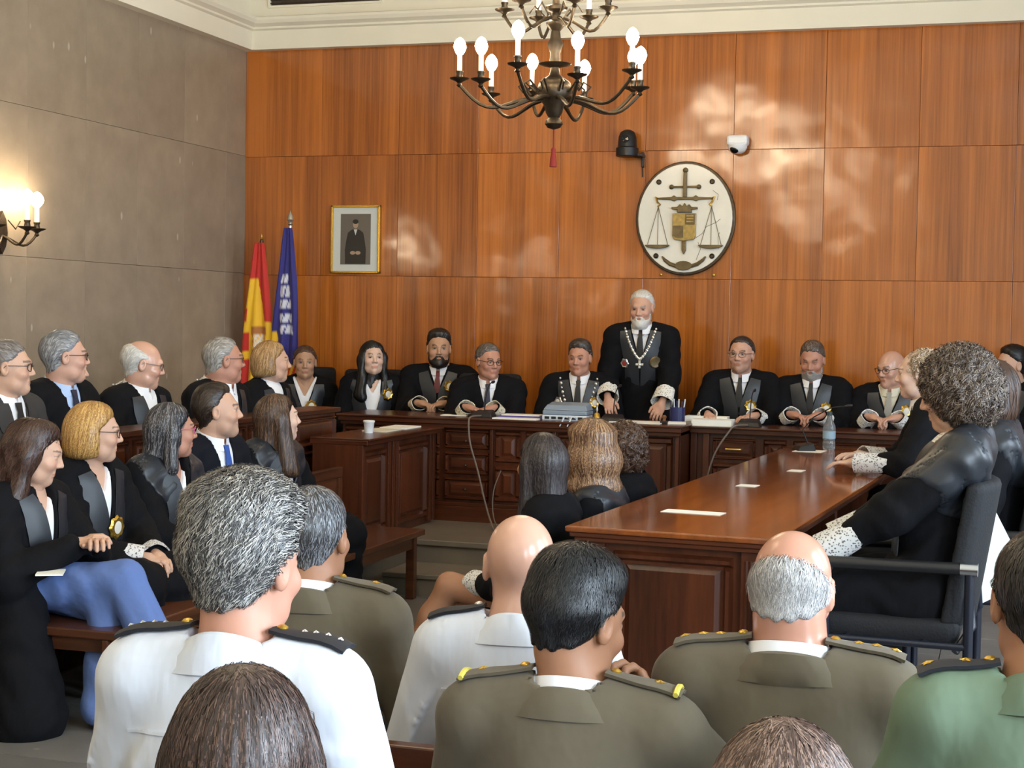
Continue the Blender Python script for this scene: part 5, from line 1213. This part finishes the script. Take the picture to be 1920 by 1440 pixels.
# ------------------------------------------------------------------ flags
def flag(label, x, y, top, bot, wtop, wbot, colour, gold, lean=0.0):
    T = thing('flag', label, 'flag', (x, y, .27), 0, 'flags in the corner'); h = top-.27
    MB().tube([(0, .0, .0), (0, 0, h)], .014, 10).build('pole', 'bronze' if not gold else 'silver', T, smooth=True)
    MB().lathe([(.11, 0), (.11, .03), (.05, .06), (.02, .08)], n=24).build('base', 'bronze', T, smooth=True)
    fin = [(.010, 0), (.022, .012), (.012, .022), (.028, .045), (.020, .075), (.006, .10), (.001, .115)] if gold else [(.008, 0), (.014, .01), (.006, .02), (.008, .03), (.001, .05)]
    MB().lathe(fin, (0, 0, h), 14).build('finial', 'silver' if gold else 'gold', T, smooth=True)
    nu, nv = 40, 60; V = []; C = []; zb = bot-.27
    for j in range(nv+1):
        v = j/nv; wd = wtop+(wbot-wtop)*v**.8
        for i in range(nu+1):
            u = i/nu; xx = (u-.5)*wd+lean*v*v; fold = math.sin(u*17+v*2.2)*.5+math.sin(u*9-v*3+1)*.5
            V.append((xx+.012*math.sin(v*9+u*5)*v, -.02-.032*fold*(.35+.65*v)-.02, h-.02-(h-.02-zb)*v-.04*abs(u-.5)*v)); C.append(c8(*colour(u, v))[:3])
    F = [(j*(nu+1)+i, j*(nu+1)+i+1, (j+1)*(nu+1)+i+1, (j+1)*(nu+1)+i) for j in range(nv) for i in range(nu)]
    o = link('flag_cloth', mesh_np('flag_cloth', V, [np.array(F)], True, np.array(C)), 'flag_cloth', T)
    sm = o.modifiers.new('thickness', 'SOLIDIFY'); sm.thickness = .002
    return T
RED, YEL, BLU, WHT = (196, 40, 30), (238, 186, 36), (44, 40, 120), (214, 214, 226)
def col_es(u, v):
    if v < .22: return RED
    edge = .62-.9*(v-.22)
    if v < .50: return RED if u > .55+.9*(v-.30) or u < .08 and v > .4 else YEL
    dx, dz = (u-.52), (v-.62)
    if abs(dx) < .20 and abs(dz) < .045 and (int((u*20)) + int(v*60)) % 3: return (226, 214, 206) if abs(dx) < .15 else (150, 60, 40)
    if abs(dx) < .26 and .52 < v < .58: return (176, 110, 50)
    if .665 < v < .72 and abs(dx) < .2: return (150, 40, 40) if (int(u*24)) % 2 else (226, 180, 60)
    if v > .72 and u < .45-.9*(v-.72)+.1: return RED if u < .22 else YEL
    if v > .9 and u > .8: return RED
    if .56 < v < .68 and u < .2: return RED
    return YEL
flag('red and yellow striped flag with a crest, draped on a pole in the corner', -5.50, 10.98, 2.19, .95, .07, .34, col_es, False)
def col_ib(u, v):
    if v < .26: return BLU
    band = .30+.30*(v-.26)/.34
    if .27 < v < .62 and .18+.35*(v-.27) < u < .52+.75*(v-.27) and u < .97:
        k = int((v-.27)*52); m = int((u-.35*(v-.27))*26)
        return WHT if (k % 4 != 3 and (m+k) % 5 != 0) else BLU
    if v > .60 and u < .15+1.0*(v-.60): return YEL
    if v > .80: return RED if int((u*1.0+v*1.2)*14) % 2 else YEL
    return BLU
flag('blue flag with white castle and yellow lower edge on a silver topped pole', -5.245, 10.95, 2.30, 1.0, .06, .30, col_ib, True, -.02)

# ------------------------------------------------------------------ things on the desks
ZD, ZR, ZT = .96, .945, .86
def sheet(name, label, x, y, z, w_, d_, rz, mat='paper', h=.0015, cat='paper', grp=None):
    o = MB().box(-w_/2, w_/2, -d_/2, d_/2, 0, h).build(name, mat); o.location = (x, y, z+.0005); o.rotation_euler = (0, 0, rz); return tag(o, label, cat, grp)
sheet('paper_sheets', 'white papers at the front edge of the judges bench', -3.07, 9.84, ZD, .30, .10, .02, h=.008)
sheet('folder', 'purple folder with papers beside the grey device', -3.08, 10.02, ZD, .30, .16, .05, 'purple_card', .016, 'folder')
sheet('paper_sheets', 'white papers lying on the purple folder', -3.08, 10.02, ZD+.016, .26, .14, .08, h=.006)
sheet('speech_papers', 'papers lying under the hands of the standing judge', -2.28, 9.97, ZD, .34, .20, -.05, h=.006)
sheet('paper_sheets', 'small folded paper beside the stamp on the bench', -2.04, 9.98, ZD, .14, .1, .2, h=.012)
sheet('paper_stack', 'thick stack of white papers on the right bench wing', -1.83, 10.20, ZR, .26, .18, .03, h=.04)
sheet('paper_sheets', 'blue topped papers lying behind the thick paper stack', -1.90, 10.36, ZR, .28, .12, .03, h=.05)
sheet('notepaper', 'cream papers on the bench before the man in glasses', -3.55, 10.0, ZD, .18, .12, .1, h=.004)
for i, (px, py, w_, d_, lab) in enumerate(((1300, 961, .24, .10, 'largest white paper on the near end of the long table'), (1402, 911, .09, .10, 'small square white card in the middle of the long table'), (1493, 883, .075, .11, 'small white card on the far half of the long table'), (1518, 846, .17, .18, 'white sheet under the hands at the far end of the long table'))):
    d = at(px, py, 1)-CAM; p = CAM+d*((ZT-1.6)/d[2]); sheet('paper_card' if i in (1, 2) else 'paper_sheet', lab, p[0], p[1], ZT, w_, d_, -.1, cat='paper')
def mic(label, x, y, z, rz, goose):
    T = thing('desk_microphone', label, 'microphone', (x, y, z), rz, 'black desk microphones')
    MB().add([(-.08, -.05, 0), (.08, -.05, 0), (.08, .06, 0), (-.08, .06, 0), (-.065, -.03, .03), (.065, -.03, .03), (.06, .05, .05), (-.06, .05, .05)], [(3, 2, 1, 0), (4, 5, 6, 7), (0, 1, 5, 4), (1, 2, 6, 5), (2, 3, 7, 6), (3, 0, 4, 7)]).build('base', 'black_plastic', T, bevel=.006)
    MB().tube(goose, .004, 6).build('gooseneck', 'black_plastic', T, smooth=True)
    g = goose[-1]; h = goose[-2]; d = Vector(g)-Vector(h); d.normalize()
    MB().tube([Vector(g), Vector(g)+d*.02, Vector(g)+d*.045], [.007, .011, .009], 8).build('capsule', 'black_plastic', T, smooth=True)
G = [(0, .03, .04), (0, .05, .12), (0, .09, .19), (0, .14, .22), (0, .18, .225)]
mic('black desk microphone before the man in dark glasses, left of the device', -3.33, 9.93, ZD, 0, G)
mic('black desk microphone between the bell and the standing judge', -2.45, 9.95, ZD, 0, G)
mic('black desk microphone before the man with receding hair on the right wing', -1.60, 10.22, ZR, 0, G)
mic('black gooseneck microphone beside the water bottle on the long table', -1.16, 9.5, ZT, -1.2, [(0, .03, .04), (-.02, .0, .12), (0, .06, .2), (.02, .16, .26), (.03, .24, .27)])
T = thing('recording_device', 'grey and white electronic device with sloping panel on the judges bench', 'device', (-2.75, 9.93, ZD))
MB().box(-.15, .15, -.07, .10, 0, .035).build('base', 'device_white', T, bevel=.006)
MB().box(-.15, .15, -.06, .11, .036, .065).build('body', 'grey_plastic', T, bevel=.008)
MB().add([(-.15, -.05, .066), (.15, -.05, .066), (.15, .11, .066), (-.15, .11, .066), (-.13, -.02, .10), (.13, -.02, .10), (.13, .11, .115), (-.13, .11, .115)], [(3, 2, 1, 0), (4, 5, 6, 7), (0, 1, 5, 4), (1, 2, 6, 5), (2, 3, 7, 6), (3, 0, 4, 7)]).build('sloping_panel', 'grey_plastic', T, bevel=.005)
for i in range(6): MB().box(-.13+i*.045, -.10+i*.045, -.075, -.069, .010, .026).build('socket', 'black_plastic', T)
for i in range(2): MB().tube([(.03+i*.05, -.07, .02), (.02+i*.05, -.13, .03), (.0+i*.05, -.17, -.03)], .004, 6).build('cable', 'device_white', T, smooth=True)
T = thing('hand_bell', 'small brass hand bell on the bench before the standing judge', 'bell', (-2.545, 9.92, ZD))
MB().lathe([(.032, 0), (.03, .008), (.022, .03), (.018, .05), (.008, .058), (.004, .062)], n=20).build('bell_body', 'gold', T, smooth=True)
MB().lathe([(.005, .06), (.009, .075), (.006, .09), (.008, .105), (.002, .112)], n=12).build('handle', 'silver', T, smooth=True)
T = thing('rubber_stamp', 'wooden rubber stamp on the bench right of the standing judge', 'stamp', (-2.10, 9.93, ZD))
MB().box(-.025, .025, -.015, .015, 0, .02).build('stamp_block', 'black_plastic', T, bevel=.003); MB().lathe([(.012, .02), (.010, .03), (.016, .045), (.010, .056), (.001, .058)], n=14).build('handle', 'wood_stamp', T, smooth=True)
T = thing('pen_holder', 'dark blue pen holder with pens on the bench beside the judge', 'pen holder', (-2.06, 10.15, ZD))
MB().lathe([(.05, 0), (.05, .10), (.046, .10), (.046, .01)], n=18).build('cup', 'ink_blue', T, smooth=True)
for i in range(6): MB().tube([(-.03+i*.012, .01*(i % 3), .02), (-.045+i*.018, .012*(i % 3), .14+.012*(i % 2))], .005, 6).build('pen', ('ink_blue', 'device_white')[i % 2], T)
T = thing('water_bottle', 'clear plastic water bottle with dark cap on the long table', 'bottle', (-1.02, 9.62, ZT+.0005))
MB().lathe([(.034, 0), (.038, .008), (.038, .05), (.035, .058), (.038, .066), (.038, .12), (.036, .145), (.018, .185), (.014, .20), (.014, .212)], n=22).build('bottle_body', 'bottle_plastic', T, smooth=True)
MB().lathe([(.0387, .07), (.0387, .115)], n=22).build('label', 'bottle_label', T, smooth=True); MB().lathe([(.0165, .208), (.0165, .23), (.012, .233)], n=16).build('cap', 'bottle_cap', T, smooth=True)
T = thing('paper_cup', 'white cup standing on the clerk desk', 'cup', (-3.74, 8.95, .90)); MB().lathe([(.026, 0), (.034, .07), (.036, .072), (.032, .07), (.025, .006)], n=18).build('cup_body', 'white_plastic', T, smooth=True); MB().lathe([(.0365, .066), (.037, .074), (.033, .078)], n=18).build('lid', 'white_plastic', T, smooth=True)
sheet('paper_sheets', 'yellowish papers lying beside the cup on the clerk desk', -3.74, 9.16, .90, .16, .26, 0, 'cream_cloth', .008); sheet('paper_sheets', 'white papers at the far end of the clerk desk', -3.74, 9.48, .90, .18, .28, 0, 'paper', .008)
def cable(label, pts, r=.006):
    cv = []
    P = [Vector(p) for p in pts]
    for i in range(len(P)-1):
        p0, p1, p2, p3 = P[max(i-1, 0)], P[i], P[i+1], P[min(i+2, len(P)-1)]
        for k in range(6):
            t = k/6; cv.append(.5*((2*p1)+(p2-p0)*t+(2*p0-5*p1+4*p2-p3)*t*t+(3*p1-p0-3*p2+p3)*t**3))
    cv.append(P[-1]); tag(MB().tube(cv, r, 6).build('cable', 'cable_grey', smooth=True), label, 'cable', 'microphone cables')
cable('grey cable hanging down the front of the judges bench to the floor', [(-3.33, 9.90, ZD+.012), (-3.345, 9.74, ZD+.012), (-3.35, 9.70, ZD-.02), (-3.33, 9.68, .80), (-3.27, 9.67, .62), (-3.20, 9.6, .45), (-3.12, 9.5, .32), (-3.05, 9.42, .276), (-2.8, 9.3, .276)])
cable('thin cable loop low on the front of the judges bench', [(-3.13, 9.72, .63), (-3.17, 9.70, .5), (-3.16, 9.66, .36), (-3.08, 9.55, .276), (-2.9, 9.4, .276)], .004)
cable('grey cable hanging from the right bench wing behind the long table', [(-1.60, 10.17, ZR+.012), (-1.66, 10.05, ZR+.012), (-1.70, 10.03, ZR-.03), (-1.78, 10.01, .78), (-1.83, 10.0, .6), (-1.84, 9.98, .4), (-1.84, 9.9, .277)])
o = MB().box(-.12, .12, -.003, .003, -.16, .16).build('paper_sheet', 'paper'); T_ = BUILT[10]
q = at(1836, 1042, 5.56); o.location = q; o.rotation_euler = (.12, -.5, .2); tag(o, 'white paper tucked behind the back of the nearest armchair', 'paper')
sheet('handkerchief', 'white folded paper in the hand of the woman in blue trousers', *(list(at(95, 1068, 6.0))[:2]+[float(at(95, 1075, 6.0)[2])]), .10, .13, .5, h=.006)
